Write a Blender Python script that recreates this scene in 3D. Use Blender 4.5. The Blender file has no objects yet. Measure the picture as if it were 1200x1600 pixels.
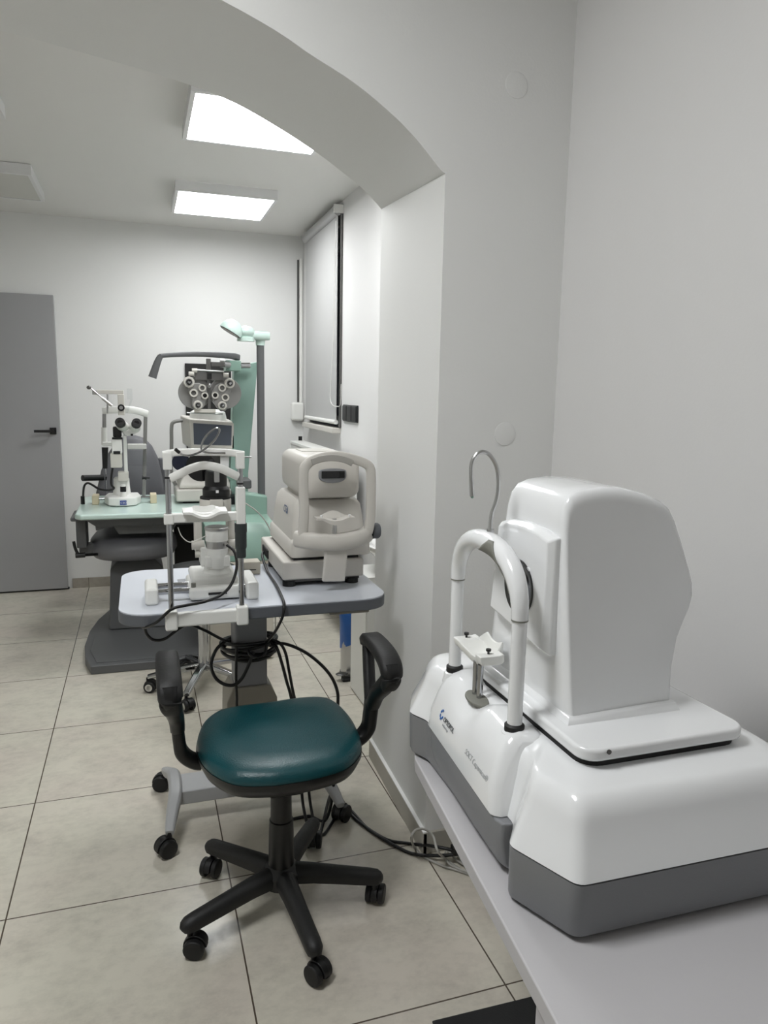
import bpy, bmesh, math, random
from mathutils import Vector as V, Matrix
random.seed(7)
R = math.radians
SC = bpy.context.scene
COL = SC.collection
# ------------------------------------------------------------------ camera
F, YAW, PIT, ROL, H = 1146.57, R(18.421), R(9.146), R(1.1088), 1.4314
CAM = V((0, 0, H))
fw = V((math.sin(YAW)*math.cos(PIT), math.cos(YAW)*math.cos(PIT), -math.sin(PIT)))
rt0 = V((math.cos(YAW), -math.sin(YAW), 0)); up0 = rt0.cross(fw)
rt = math.cos(ROL)*rt0 + math.sin(ROL)*up0
up = -math.sin(ROL)*rt0 + math.cos(ROL)*up0
cd = bpy.data.cameras.new('camera'); cam = bpy.data.objects.new('camera', cd); COL.objects.link(cam)
m3 = Matrix((rt, up, -fw)).transposed()
cam.matrix_world = Matrix.Translation(CAM) @ m3.to_4x4()
cd.sensor_fit = 'HORIZONTAL'; cd.sensor_width = 36; cd.lens = 36*F/1200; cd.clip_start = 0.02
SC.camera = cam
def ray(px, py): return rt*((px-600)/F) + up*(-(py-800)/F) + fw
def AY(px, py, Y):                 # a measured sight line meets the upright plane at depth Y
    d = ray(px, py); return CAM + d*(Y/d.y)
def AZ(px, py, z):
    d = ray(px, py); return CAM + d*((z-H)/d.z)
def AX(px, py, X):
    d = ray(px, py); return CAM + d*(X/d.x)
# ------------------------------------------------------------------ materials
def lin(c): return tuple(((x/255)/12.92 if x/255 <= .04045 else ((x/255+.055)/1.055)**2.4) for x in c)
MATS = {}
def mat(name, rgb, rough=.5, metal=0., var=.04, scale=6., bump=0., bscale=80., coat=0., emit=None, estr=0., spec=.5):
    m = bpy.data.materials.new(name); m.use_nodes = True
    nt = m.node_tree; b = nt.nodes['Principled BSDF']
    c = lin(rgb)
    tc = nt.nodes.new('ShaderNodeTexCoord'); nz = nt.nodes.new('ShaderNodeTexNoise')
    nz.inputs['Scale'].default_value = scale; nz.inputs['Detail'].default_value = 4
    nt.links.new(tc.outputs['Object'], nz.inputs['Vector'])
    mx = nt.nodes.new('ShaderNodeMix'); mx.data_type = 'RGBA'
    mx.inputs['A'].default_value = tuple(x*(1-var) for x in c)+(1,)
    mx.inputs['B'].default_value = tuple(min(1, x*(1+var)) for x in c)+(1,)
    nt.links.new(nz.outputs['Fac'], mx.inputs['Factor'])
    nt.links.new(mx.outputs['Result'], b.inputs['Base Color'])
    b.inputs['Roughness'].default_value = rough; b.inputs['Metallic'].default_value = metal
    b.inputs['Specular IOR Level'].default_value = spec
    if coat: b.inputs['Coat Weight'].default_value = coat; b.inputs['Coat Roughness'].default_value = .08
    if bump:
        n2 = nt.nodes.new('ShaderNodeTexNoise'); n2.inputs['Scale'].default_value = bscale; n2.inputs['Detail'].default_value = 3
        nt.links.new(tc.outputs['Object'], n2.inputs['Vector'])
        bp = nt.nodes.new('ShaderNodeBump'); bp.inputs['Strength'].default_value = bump; bp.inputs['Distance'].default_value = .002
        nt.links.new(n2.outputs['Fac'], bp.inputs['Height']); nt.links.new(bp.outputs['Normal'], b.inputs['Normal'])
    if emit:
        b.inputs['Emission Color'].default_value = lin(emit)+(1,); b.inputs['Emission Strength'].default_value = estr
    MATS[name] = m; return m
LAMP = 21.0; LAMP_NEAR = 38.0
mat('wall_paint', (228, 228, 226), .75, bump=.15, bscale=140, var=.015, scale=2)
mat('wall_paint_grey', (222, 221, 220), .75, bump=.12, bscale=140, var=.015, scale=2)
mat('ceiling_paint', (226, 225, 222), .85, var=.015, scale=2)
mat('door_grey', (158, 158, 159), .45, var=.02)
mat('black_plastic', (15, 15, 16), .38, var=.1)
mat('black_rubber', (14, 14, 15), .55, var=.1)
mat('worn_black', (24, 24, 24), .55, var=.4, scale=30, bump=.3, bscale=120)
mat('chair_leather', (8, 66, 72), .34, var=.12, scale=9, bump=.4, bscale=260)
mat('white_gloss', (236, 237, 238), .16, coat=.6, var=.01)
mat('white_plastic', (232, 232, 228), .32, var=.02)
mat('cream_plastic', (206, 203, 195), .4, var=.02)
mat('warm_cream', (207, 203, 196), .4, var=.02)
mat('ivory', (214, 202, 172), .45, var=.03)
mat('grey_shell', (126, 127, 130), .42, var=.02, bump=.1, bscale=300)
mat('seam_dark', (20, 20, 21), .7)
mat('desk_white', (186, 184, 186), .5, var=.015)
mat('desk_edge', (190, 188, 191), .55, var=.015)
mat('chrome', (178, 179, 181), .07, 1., var=.02)
mat('steel', (190, 190, 190), .28, 1., var=.03)
mat('gunmetal', (95, 94, 92), .35, .8, var=.05)
mat('pad_grey', (120, 120, 112), .6, var=.03)
mat('brow_grey', (166, 163, 157), .55, var=.02)
mat('table_top', (206, 210, 218), .3, var=.015)
mat('table_edge', (92, 95, 100), .5, var=.04)
mat('table_metal', (140, 141, 144), .45, var=.03)
mat('base_metal', (176, 177, 178), .45, .2, var=.03)
mat('base_beige', (150, 145, 134), .5, var=.03)
mat('mint', (138, 168, 155), .35, var=.02)
mat('mint_pale', (198, 219, 211), .28, coat=.3, var=.015)
mat('mint_deep', (136, 165, 154), .45, var=.03)
mat('unit_grey', (92, 93, 94), .5, var=.03)
mat('unit_beige', (205, 199, 186), .5, var=.02)
mat('seat_vinyl', (112, 112, 116), .4, var=.04, bump=.15, bscale=90)
mat('backrest_vinyl', (104, 104, 108), .48, var=.04, bump=.15, bscale=90)
mat('board_black', (18, 16, 15), .5)
mat('screen', (82, 88, 100), .18, var=.04, scale=3)
mat('lens_black', (6, 6, 8), .08, coat=.5)
mat('lens_blue', (16, 24, 48), .1, coat=.5)
mat('phoropter_grey', (150, 149, 147), .35, .35, var=.08, scale=20)
mat('phoropter_dark', (104, 103, 101), .4, .4, var=.08, scale=20)
mat('dark_sleeve', (48, 54, 54), .55)
mat('blind_fabric', (184, 184, 183), .85, var=.02, bump=.15, bscale=400)
mat('blind_metal', (178, 178, 178), .4, .3)
mat('socket_black', (14, 15, 16), .45)
mat('ceramic', (240, 240, 238), .12, coat=.5, var=.01)
mat('bag_blue', (22, 86, 160), .35, var=.18, scale=14, bump=.8, bscale=25)
mat('cable_black', (14, 14, 15), .4)
mat('cable_grey', (168, 166, 160), .5)
mat('cable_white', (222, 220, 214), .5)
mat('logo_blue', (30, 100, 175), .5)
mat('logo_dark', (60, 64, 68), .5)
mat('logo_grey', (168, 170, 173), .5)
mat('label_blue', (28, 60, 140), .4)
mat('print_white', (240, 240, 240), .5)
mat('print_blue', (70, 90, 130), .5)
mat('card_grey', (136, 138, 142), .5)
mat('mat_black', (24, 25, 26), .8, bump=.4, bscale=300)
mat('panel_off', (205, 204, 198), .5, var=.01)
mat('frame_white', (226, 226, 226), .4, var=.01)
mat('lamp_lit', (240, 240, 244), .5, emit=(252, 254, 255), estr=LAMP)
mat('lamp_near', (240, 240, 244), .5, emit=(252, 254, 255), estr=LAMP_NEAR)
mat('cardboard', (192, 186, 172), .6)
def glass(name, rgb, alpha=.12):
    m = bpy.data.materials.new(name); m.use_nodes = True; b = m.node_tree.nodes['Principled BSDF']
    b.inputs['Base Color'].default_value = lin(rgb)+(1,); b.inputs['Roughness'].default_value = .03
    b.inputs['Transmission Weight'].default_value = 1.; b.inputs['IOR'].default_value = 1.12
    MATS[name] = m
glass('clear_glass', (244, 246, 246))
# floor and skirting tiles: large grey beige tiles with thin dark joints
def tile_mat(name, ox, oy, s, base, joint, jw):
    m = bpy.data.materials.new(name); m.use_nodes = True; nt = m.node_tree; L = nt.links; N = nt.nodes
    b = N['Principled BSDF']; g = N.new('ShaderNodeNewGeometry'); sp = N.new('ShaderNodeSeparateXYZ')
    L.new(g.outputs['Position'], sp.inputs[0])
    def mth(op, a, bb=None):
        n = N.new('ShaderNodeMath'); n.operation = op
        for i, x in enumerate((a, bb)):
            if x is None: continue
            if isinstance(x, (int, float)): n.inputs[i].default_value = x
            else: L.new(x, n.inputs[i])
        return n.outputs[0]
    def joint_of(out, o):
        t = mth('DIVIDE', mth('SUBTRACT', out, o), s)
        f = mth('FRACT', mth('ADD', t, 100.5))
        return mth('ABSOLUTE', mth('SUBTRACT', f, .5)), mth('FLOOR', mth('ADD', t, 100.))
    dx, ix = joint_of(sp.outputs['X'], ox); dy, iy = joint_of(sp.outputs['Y'], oy)
    d = mth('MINIMUM', dx, dy)
    mask = mth('LESS_THAN', d, jw/s/2)
    cid = N.new('ShaderNodeCombineXYZ'); L.new(ix, cid.inputs[0]); L.new(iy, cid.inputs[1])
    wn = N.new('ShaderNodeTexWhiteNoise'); L.new(cid.outputs[0], wn.inputs['Vector'])
    off = N.new('ShaderNodeVectorMath'); off.operation = 'MULTIPLY_ADD'
    L.new(wn.outputs['Color'], off.inputs[0]); off.inputs[1].default_value = (9, 9, 9); L.new(g.outputs['Position'], off.inputs[2])
    st = N.new('ShaderNodeVectorMath'); st.operation = 'MULTIPLY'; L.new(off.outputs[0], st.inputs[0]); st.inputs[1].default_value = (1., 1.35, 1)
    n1 = N.new('ShaderNodeTexNoise'); n1.inputs['Scale'].default_value = 6.5; n1.inputs['Detail'].default_value = 9; n1.inputs['Roughness'].default_value = .62
    n2 = N.new('ShaderNodeTexNoise'); n2.inputs['Scale'].default_value = 2.2; n2.inputs['Detail'].default_value = 2
    n3 = N.new('ShaderNodeTexNoise'); n3.inputs['Scale'].default_value = 60; n3.inputs['Detail'].default_value = 4
    for n in (n1, n2, n3): L.new(st.outputs[0], n.inputs['Vector'])
    cr = N.new('ShaderNodeValToRGB'); e = cr.color_ramp.elements
    c = lin(base)
    e[0].position = .34; e[0].color = tuple(x*.84 for x in c)+(1,)
    e[1].position = .58; e[1].color = tuple(x*1.05 for x in c)+(1,)
    e2 = cr.color_ramp.elements.new(.46); e2.color = tuple(x*.96 for x in c)+(1,)
    n4 = N.new('ShaderNodeTexNoise'); n4.inputs['Scale'].default_value = 26; n4.inputs['Detail'].default_value = 8; n4.inputs['Roughness'].default_value = .7
    L.new(st.outputs[0], n4.inputs['Vector'])
    av = mth('ADD', mth('MULTIPLY', n1.outputs['Fac'], .62), mth('MULTIPLY', n4.outputs['Fac'], .38))
    L.new(av, cr.inputs[0])
    mx = N.new('ShaderNodeMix'); mx.data_type = 'RGBA'; mx.blend_type = 'MULTIPLY'; mx.inputs['Factor'].default_value = .6
    cr2 = N.new('ShaderNodeValToRGB'); cr2.color_ramp.elements[0].color = (.93, .87, .86, 1); cr2.color_ramp.elements[1].color = (1, 1, .95, 1)
    cr2.color_ramp.elements[0].position = .35; cr2.color_ramp.elements[1].position = .65
    L.new(n2.outputs['Fac'], cr2.inputs[0]); L.new(cr.outputs[0], mx.inputs['A']); L.new(cr2.outputs[0], mx.inputs['B'])
    mj = N.new('ShaderNodeMix'); mj.data_type = 'RGBA'; mj.inputs['B'].default_value = lin(joint)+(1,)
    L.new(mask, mj.inputs['Factor']); L.new(mx.outputs['Result'], mj.inputs['A']); L.new(mj.outputs['Result'], b.inputs['Base Color'])
    rg = N.new('ShaderNodeMapRange'); rg.inputs['To Min'].default_value = .12; rg.inputs['To Max'].default_value = .30
    L.new(n3.outputs['Fac'], rg.inputs['Value']); L.new(rg.outputs[0], b.inputs['Roughness'])
    bp = N.new('ShaderNodeBump'); bp.inputs['Strength'].default_value = .12; bp.inputs['Distance'].default_value = .001
    L.new(n3.outputs['Fac'], bp.inputs['Height']); L.new(bp.outputs['Normal'], b.inputs['Normal'])
    MATS[name] = m
mat('skirting_plain', (176, 172, 162), .5, var=.05, scale=9)
tile_mat('floor_tile', -.3893, 5.017, .6, (206, 202, 190), (84, 74, 64), .0042)
tile_mat('skirting_tile', -.3893, 5.017, .6, (166, 162, 152), (96, 88, 78), .003)
# ------------------------------------------------------------------ mesh builder
def cr_path(pts, n=8, closed=False):
    pts = [V(p) for p in pts]; out = []; k = len(pts)
    rng = range(k) if closed else range(k-1)
    for i in rng:
        if closed: p0, p1, p2, p3 = pts[i-1], pts[i], pts[(i+1) % k], pts[(i+2) % k]
        else: p0, p1, p2, p3 = pts[max(i-1, 0)], pts[i], pts[i+1], pts[min(i+2, k-1)]
        for j in range(n):
            t = j/n
            out.append(.5*((2*p1)+(p2-p0)*t+(2*p0-5*p1+4*p2-p3)*t*t+(3*p1-p0-3*p2+p3)*t**3))
    if not closed: out.append(pts[-1])
    return out
def rr(x0, x1, y0, y1, r, n=6):
    p = []
    for cx, cy, a in ((x1-r, y1-r, 0), (x0+r, y1-r, 90), (x0+r, y0+r, 180), (x1-r, y0+r, 270)):
        for i in range(n+1):
            t = R(a+90*i/n); p.append((cx+r*math.cos(t), cy+r*math.sin(t)))
    return p
def wloc(o):
    l = V((0, 0, 0))
    while o: l = l+o.location; o = o.parent
    return l
class MB:
    def __init__(s): s.b = bmesh.new()
    def face(s, vs):
        try: return s.b.faces.new(vs)
        except ValueError: return None
    def loft(s, rings, cap=True, closed=False):
        R_ = [[s.b.verts.new(V(p)) for p in r] for r in rings]; n = len(R_[0])
        rg = range(len(R_)) if closed else range(len(R_)-1)
        for i in rg:
            a, b = R_[i], R_[(i+1) % len(R_)]
            for j in range(n): s.face((a[j], a[(j+1) % n], b[(j+1) % n], b[j]))
        if cap and not closed: s.face(R_[0][::-1]); s.face(R_[-1])
        return s
    def prism(s, pts, vec):
        vec = V(vec); s.loft([[V(p) for p in pts], [V(p)+vec for p in pts]]); return s
    def zprism(s, poly, z0, z1): return s.prism([(x, y, z0) for x, y in poly], (0, 0, z1-z0))
    def yprism(s, poly, y0, y1): return s.prism([(x, y0, z) for x, z in poly], (0, y1-y0, 0))
    def xprism(s, poly, x0, x1): return s.prism([(x0, y, z) for y, z in poly], (x1-x0, 0, 0))
    def box(s, x0, x1, y0, y1, z0, z1): return s.zprism([(x0, y0), (x1, y0), (x1, y1), (x0, y1)], z0, z1)
    def bar(s, p, q, w, h, upv=(0, 0, 1)):
        p, q = V(p), V(q); d = (q-p).normalized(); u = V(upv); sd = d.cross(u).normalized(); u = sd.cross(d)
        r = [sd*w/2+u*h/2, -sd*w/2+u*h/2, -sd*w/2-u*h/2, sd*w/2-u*h/2]
        return s.loft([[p+x for x in r], [q+x for x in r]])
    def cyl(s, p, q, r0, r1=None, n=24, e=1.):
        p, q = V(p), V(q); r1 = r0 if r1 is None else r1
        d = (q-p).normalized(); a = d.orthogonal().normalized(); b = d.cross(a)
        f = lambda c, r: [c+(a*math.cos(2*math.pi*i/n)+b*e*math.sin(2*math.pi*i/n))*r for i in range(n)]
        return s.loft([f(p, r0), f(q, r1)])
    def lathe(s, prof, o, ax=(0, 0, 1), n=28):
        o = V(o); d = V(ax).normalized(); a = d.orthogonal().normalized(); b = d.cross(a)
        return s.loft([[o+d*z+(a*math.cos(2*math.pi*i/n)+b*math.sin(2*math.pi*i/n))*max(r, 1e-4) for i in range(n)] for r, z in prof])
    def tube(s, pts, r, n=10, sm=8, closed=False, flat=None):
        P = cr_path(pts, sm, closed) if sm else [V(p) for p in pts]
        k = len(P); rings = []; nrm = None
        for i, p in enumerate(P):
            t = ((P[(i+1) % k]-P[i-1]) if closed else (P[min(i+1, k-1)]-P[max(i-1, 0)])).normalized()
            if nrm is None: nrm = t.orthogonal().normalized()
            nrm = (nrm-t*nrm.dot(t)).normalized(); bn = t.cross(nrm)
            rad = r(i/(k-1)) if callable(r) else r
            rings.append([p+(nrm*math.cos(2*math.pi*j/n)+bn*math.sin(2*math.pi*j/n))*rad for j in range(n)])
        return s.loft(rings, closed=closed)
    def strip(s, pts, w, h, sm=8, upv=(0, 0, 1)):
        """rectangular section w (sideways) x h (along upv) swept along pts; w, h may be functions of t"""
        P = cr_path(pts, sm) if sm else [V(p) for p in pts]; k = len(P); rings = []
        for i, p in enumerate(P):
            t = (P[min(i+1, k-1)]-P[max(i-1, 0)]).normalized(); u = V(upv)
            sd = t.cross(u).normalized(); u = sd.cross(t); f = i/(k-1)
            ww = w(f) if callable(w) else w; hh = h(f) if callable(h) else h
            c = min(ww, hh)*.22
            rings.append([p+sd*a+u*b for a, b in ((ww/2, hh/2-c), (ww/2-c, hh/2), (-ww/2+c, hh/2), (-ww/2, hh/2-c), (-ww/2, -hh/2+c), (-ww/2+c, -hh/2), (ww/2-c, -hh/2), (ww/2, -hh/2+c))])
        return s.loft(rings)
    def ell(s, c, rx, ry, rz, n=20, m=12):
        c = V(c)
        rings = []
        for i in range(m+1):
            t = math.pi*i/m; k = max(math.sin(t), .004)
            rings.append([c+V((rx*k*math.cos(2*math.pi*j/n), ry*k*math.sin(2*math.pi*j/n), -rz*math.cos(t))) for j in range(n)])
        return s.loft(rings)
    def build(s, name, m, parent=None, bevel=0, seg=3, ang=35, smooth=True, subd=0, rot=None):
        bmesh.ops.remove_doubles(s.b, verts=s.b.verts, dist=1e-6)
        bmesh.ops.recalc_face_normals(s.b, faces=s.b.faces)
        if rot is not None: bmesh.ops.transform(s.b, matrix=rot, verts=s.b.verts)
        vs = [v.co for v in s.b.verts]
        if parent: o0 = wloc(parent)
        else:
            xs = [v.x for v in vs]; ys = [v.y for v in vs]
            o0 = V(((min(xs)+max(xs))/2, (min(ys)+max(ys))/2, min(v.z for v in vs)))
        bmesh.ops.translate(s.b, verts=s.b.verts, vec=-o0)
        me = bpy.data.meshes.new(name); s.b.to_mesh(me); s.b.free()
        ob = bpy.data.objects.new(name, me); COL.objects.link(ob)
        if parent: ob.parent = parent
        else: ob.location = o0
        me.materials.append(MATS[m])
        if smooth:
            for p in me.polygons: p.use_smooth = True
            if not bevel: me.set_sharp_from_angle(angle=R(ang))
        if bevel:
            md = ob.modifiers.new('bevel', 'BEVEL'); md.width = bevel; md.segments = seg; md.limit_method = 'ANGLE'; md.angle_limit = R(ang); md.harden_normals = True
        if subd:
            md = ob.modifiers.new('subd', 'SUBSURF'); md.levels = subd; md.render_levels = subd
        return ob
def thing(name, label, cat, loc, group=None):
    o = bpy.data.objects.new(name, None); COL.objects.link(o); o.location = V(loc); o.empty_display_size = .05
    o['label'] = label; o['category'] = cat
    if group: o['group'] = group
    return o
def tag(o, label, cat, group=None):
    o['label'] = label; o['category'] = cat
    if group: o['group'] = group
    return o
def struct(o): o['kind'] = 'structure'; return o
def lettering(name, body, size, origin, xdir, ydir, m, parent, ext=.0003, sx=1., off=0.):
    cu = bpy.data.curves.new(name, 'FONT'); cu.body = body; cu.size = size; cu.extrude = ext; cu.offset = off
    t = bpy.data.objects.new(name, cu); COL.objects.link(t); bpy.context.view_layer.update()
    me = bpy.data.meshes.new_from_object(t); bpy.data.objects.remove(t); me.name = name
    x = V(xdir).normalized(); z = x.cross(V(ydir)).normalized(); y = z.cross(x)
    M = Matrix((x*sx, y, z)).transposed().to_4x4(); M.translation = V(origin)-wloc(parent)
    me.transform(M); me.materials.clear(); me.materials.append(MATS[m])
    o = bpy.data.objects.new(name, me); COL.objects.link(o); o.parent = parent; return o
# ------------------------------------------------------------------ room shell
XR = 1.195; YB = 5.60; ZC = 2.567; XL = -2.3; YN = -1.9; ZN = 2.85
struct(MB().box(XL-.2, XR+.2, YN-.2, YB+.2, -.12, 0).build('floor', 'floor_tile', smooth=False))
struct(MB().box(XL-.2, XR+.25, 2.60, YB+.2, ZC, ZC+.12).build('ceiling', 'ceiling_paint', smooth=False))
struct(MB().box(XL-.2, XR+.25, YN-.2, 2.0, ZN, ZN+.12).build('ceiling_near', 'ceiling_paint', smooth=False))
struct(MB().box(XL-.2, XR+.25, YB, YB+.2, 0, ZC).build('wall_back', 'wall_paint', smooth=False))
struct(MB().box(XL-.2, XL, YN-.2, YB+.2, 0, ZN).build('wall_left', 'wall_paint', smooth=False))
struct(MB().box(XL-.2, XR+.2, YN-.2, YN, 0, ZN).build('wall_front', 'wall_paint', smooth=False))
# right wall with the window opening
wy0, wy1, wz0, wz1 = 4.50, 5.36, 1.215, 2.44
w = MB().box(XR, XR+.22, YN-.2, wy0, 0, ZN).box(XR, XR+.22, wy1, YB+.2, 0, ZN).box(XR, XR+.22, wy0, wy1, 0, wz0).box(XR, XR+.22, wy0, wy1, wz1, ZN)
struct(w.build('wall_right', 'wall_paint_grey', smooth=False))
wf = MB()
for a in ((wy0, wy0+.06, wz0, wz1), (wy1-.06, wy1, wz0, wz1), (wy0+.06, wy1-.06, wz0, wz0+.06), (wy0+.06, wy1-.06, wz1-.06, wz1)):
    wf.box(XR+.13, XR+.19, *a)
win = struct(wf.build('window_1', 'frame_white', bevel=.004))
MB().box(XR+.155, XR+.161, wy0+.055, wy1-.055, wz0+.055, wz1-.055).build('pane', 'clear_glass', win)
struct(MB().box(XR-.055, XR+.13, wy0-.02, wy1+.02, wz0-.035, wz0).build('trim_1', 'warm_cream', bevel=.006))
# dividing wall with the basket arch
near_c = [(.826, 2.030), (.81, 2.038), (.745, 2.101), (.67, 2.159), (.564, 2.222), (.446, 2.273), (.364, 2.312), (.225, 2.361), (.05, 2.408), (-.15, 2.446), (-.34, 2.468), (-.52, 2.475)]
far_c = [(.826, 2.078), (.752, 2.142), (.67, 2.193), (.591, 2.239), (.45, 2.307), (.293, 2.368), (.095, 2.410), (-.165, 2.446), (-.356, 2.469), (-.52, 2.475)]
def smooth_c(c):
    p = cr_path([(x, 0, z) for x, z in c], 6); return [(q.x, q.z) for q in p]
near_s, far_s = smooth_c(near_c), smooth_c(far_c)
def zc_at(c, x):
    x = x if x >= -.52 else -1.04-x
    for (a0, z0), (a1, z1) in zip(c, c[1:]):
        if a1 <= x <= a0: return z0+(z1-z0)*((x-a0)/(a1-a0) if a1 != a0 else 0)
    return c[0][1] if x > c[0][0] else c[-1][1]
xs_ = [.826-(.826+.52)*(1-math.cos(math.pi/2*i/40))**.8 for i in range(41)]
full = [(x, 0) for x in xs_]+[(-1.04-x, 0) for x in reversed(xs_[:-1])]
xr, xl = .826, -1.866
def sk(x, y): return x+.024*(y-1.97)/.64-.012
b = MB()
def cell(a0, a1, top0, top1, skew=True):      # a wall piece between two upright edges, from its underside to the top
    f = (lambda x, y: sk(x, y)) if skew else (lambda x, y: x)
    q = [(a0, top0[0]), (a1, top1[0]), (a1, top1[1]), (a0, top0[1])]
    vs = [[b.b.verts.new((f(x, y) if abs(x) < 1.19 or x < -1.2 else x, y, z)) for x, z in q] for y in (1.97, 2.61)]
    b.face(vs[0]); b.face(vs[1][::-1])
    return vs
cols = list(reversed(full))                   # left springing to right springing
for i in range(len(cols)-1):
    xa, xb = cols[i][0], cols[i+1][0]
    vs = [[b.b.verts.new((sk(x, y), y, z)) for x, z in ((xa, zc_at(cv, xa)), (xb, zc_at(cv, xb)), (xb, ZN), (xa, ZN))] for y, cv in ((1.97, near_s), (2.61, far_s))]
    b.face(vs[0]); b.face(vs[1][::-1])
    b.face((vs[0][0], vs[0][1], vs[1][1], vs[1][0])); b.face((vs[0][3], vs[0][2], vs[1][2], vs[1][3]))
for x0, x1, zz in ((xr, XR, (0, 2.045, ZN)), (XL, xl, (0, 2.045, ZN))):
    for k in (0, 1):
        zs = [[0, zc_at(cv, .826), ZN] for cv in (near_s, far_s)]
        vs = [[b.b.verts.new((sk(x, y) if abs(x-.826) < .01 or abs(x+1.866) < .01 else x, y, z)) for x, z in ((x0, zq[k]), (x1, zq[k]), (x1, zq[k+1]), (x0, zq[k+1]))] for y, zq in ((1.97, zs[0]), (2.61, zs[1]))]
        b.face(vs[0]); b.face(vs[1][::-1])
        jamb = (0, 3) if x0 == xr else (1, 2)
        if k == 0: b.face((vs[0][jamb[0]], vs[0][jamb[1]], vs[1][jamb[1]], vs[1][jamb[0]]))
struct(b.build('wall_middle', 'wall_paint', ang=25))
def base(name, x0, x1, y0, y1, mt='skirting_plain'): struct(MB().box(x0, x1, y0, y1, 0, .072).build(name, mt, bevel=.002, seg=1))
base('baseboard_back', -.50, XR, YB-.011, YB, 'skirting_tile')
struct(MB().zprism([(.802, 1.958), (.826, 2.612), (.838, 2.612), (.815, 1.97), (.815, 1.958)], 0, .072).build('baseboard_middle', 'skirting_plain', smooth=False))
struct(MB().zprism([(.802, 1.958), (.826, 2.612), (.838, 2.612), (.815, 1.97), (.815, 1.958)], .072, .076).build('trim_3', 'wall_paint', smooth=False))
base('baseboard_front', .803, XR-.012, 1.958, 1.97)
base('baseboard_right', XR-.011, XR, YN, 1.957)
base('baseboard_side', XR-.011, XR, 2.63, YB-.012)
# door
d = struct(MB().box(-1.36, -.528, YB-.045, YB-.004, .012, 2.045).build('door_1', 'door_grey', bevel=.003))
h = MB().box(-.592, -.550, YB-.055, YB-.045, 1.112, 1.158).cyl((-.571, YB-.055, 1.135), (-.571, YB-.1, 1.135), .009)
h.box(-.685, -.56, YB-.108, YB-.092, 1.126, 1.144).build('door_handle', 'black_plastic', d, bevel=.002)
struct(MB().box(-1.38, -.52, YB-.03, YB-.002, 0, .011).build('door_gap_shade', 'seam_dark', smooth=False))  # dark strip standing in for the shade in the gap under the door
# ------------------------------------------------------------------ ceiling panels
def panel(x0, x1, y0, y1, lit, label, zc=ZC, group=None):
    t = thing('ceiling_light', label, 'ceiling light', ((x0+x1)/2, (y0+y1)/2, zc-.055), group)
    f = MB()
    rg = [[(x0-a, y0-a, z), (x1+a, y0-a, z), (x1+a, y1+a, z), (x0-a, y1+a, z)] for a, z in ((.012, zc-.002), (.012, zc-.055), (-.006, zc-.055), (-.006, zc-.002))]
    f.loft(rg, closed=True).build('frame', 'frame_white', t, smooth=False)
    MB().box(x0+.007, x1-.007, y0+.007, y1-.007, zc-.052, zc-.046).build('diffuser', ('lamp_near' if zc == ZN else 'lamp_lit') if lit else 'panel_off', t, smooth=False)
panel(.238, .778, 4.41, 4.955, True, 'lit square ceiling panel fully in view, nearer the back wall')
panel(.228, .792, 2.985, 3.53, True, 'lit square ceiling panel partly hidden behind the arch')
panel(-1.05, -.505, 4.41, 4.965, False, 'unlit square ceiling panel at the left, close to the back wall')
panel(-1.05, -.495, 2.985, 3.54, False, 'unlit ceiling panel nearer the arch, only its corner showing at the left edge')
panel(-.80, -.25, .75, 1.30, True, 'lit square ceiling panel of the near room, above the picture', zc=ZN)
for o_ in COL.objects:
    if o_.name.startswith('ceiling_light'): o_['group'] = 'square ceiling panels'
# ------------------------------------------------------------------ back wall, window wall
t = thing('roller_blind', 'grey roller blind drawn down over the window beside the back corner', 'blind', (1.17, 4.92, 1.235))
by0, by1 = 4.475, 5.385
MB().cyl((1.163, by0, 2.512), (1.163, by1, 2.512), .031).build('cassette', 'blind_metal', t)
MB().box(1.166, 1.169, by0+.013, by1-.01, 1.255, 2.50).build('fabric', 'blind_fabric', t, smooth=False)
MB().cyl((1.167, by0+.013, 1.250), (1.167, by1-.01, 1.250), .014).build('bottom_bar', 'white_plastic', t)
MB().box(1.135, XR, by0-.016, by0-.001, 2.492, 2.54).build('end_cap', 'white_plastic', t, bevel=.003)
MB().box(1.182, XR, by0-.012, by0+.012, wz0+.005, 2.49).build('guide_rail', 'phoropter_dark', t, bevel=.002)
ch = [AX(*p, 1.15) for p in ((525, 345), (523, 420), (521, 520), (517, 600), (516, 622), (519, 632), (526, 635), (532, 631), (533, 600))]
MB().tube(ch, .0022, n=6).build('pull_chain', 'white_plastic', t)
t = thing('strap_winder', 'white shutter strap winder box on the back wall in the window corner', 'strap winder', (1.14, YB-.03, 1.235))
MB().box(1.095, 1.192, YB-.055, YB, 1.215, 1.355).build('housing', 'white_plastic', t, bevel=.02, seg=4)
MB().box(1.146, 1.158, YB-.012, YB-.004, 1.355, 2.40).build('strap', 'gunmetal', t, smooth=False)
MB().box(1.162, 1.185, YB-.014, YB-.001, 1.356, 2.41).build('strap_cover', 'white_plastic', t, bevel=.003)
t = thing('socket_outlet', 'black three-gang wall socket beside the blind', 'socket', (XR, 4.22, 1.275))
MB().box(XR-.010, XR, 4.085, 4.40, 1.262, 1.362).build('plate', 'socket_black', t, bevel=.004)
for k in range(3):
    y = 4.138+k*.104
    MB().box(XR-.016, XR-.009, y-.044, y+.044, 1.268, 1.356).build('socket', 'socket_black', t, bevel=.004)
t = thing('radiator', 'white panel radiator under the window', 'radiator', (1.11, 4.7, .25))
MB().box(1.04, 1.058, 3.90, 5.30, .27, 1.06).box(1.125, 1.14, 3.90, 5.30, .27, 1.06).build('panel', 'white_plastic', t, bevel=.006)
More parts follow.
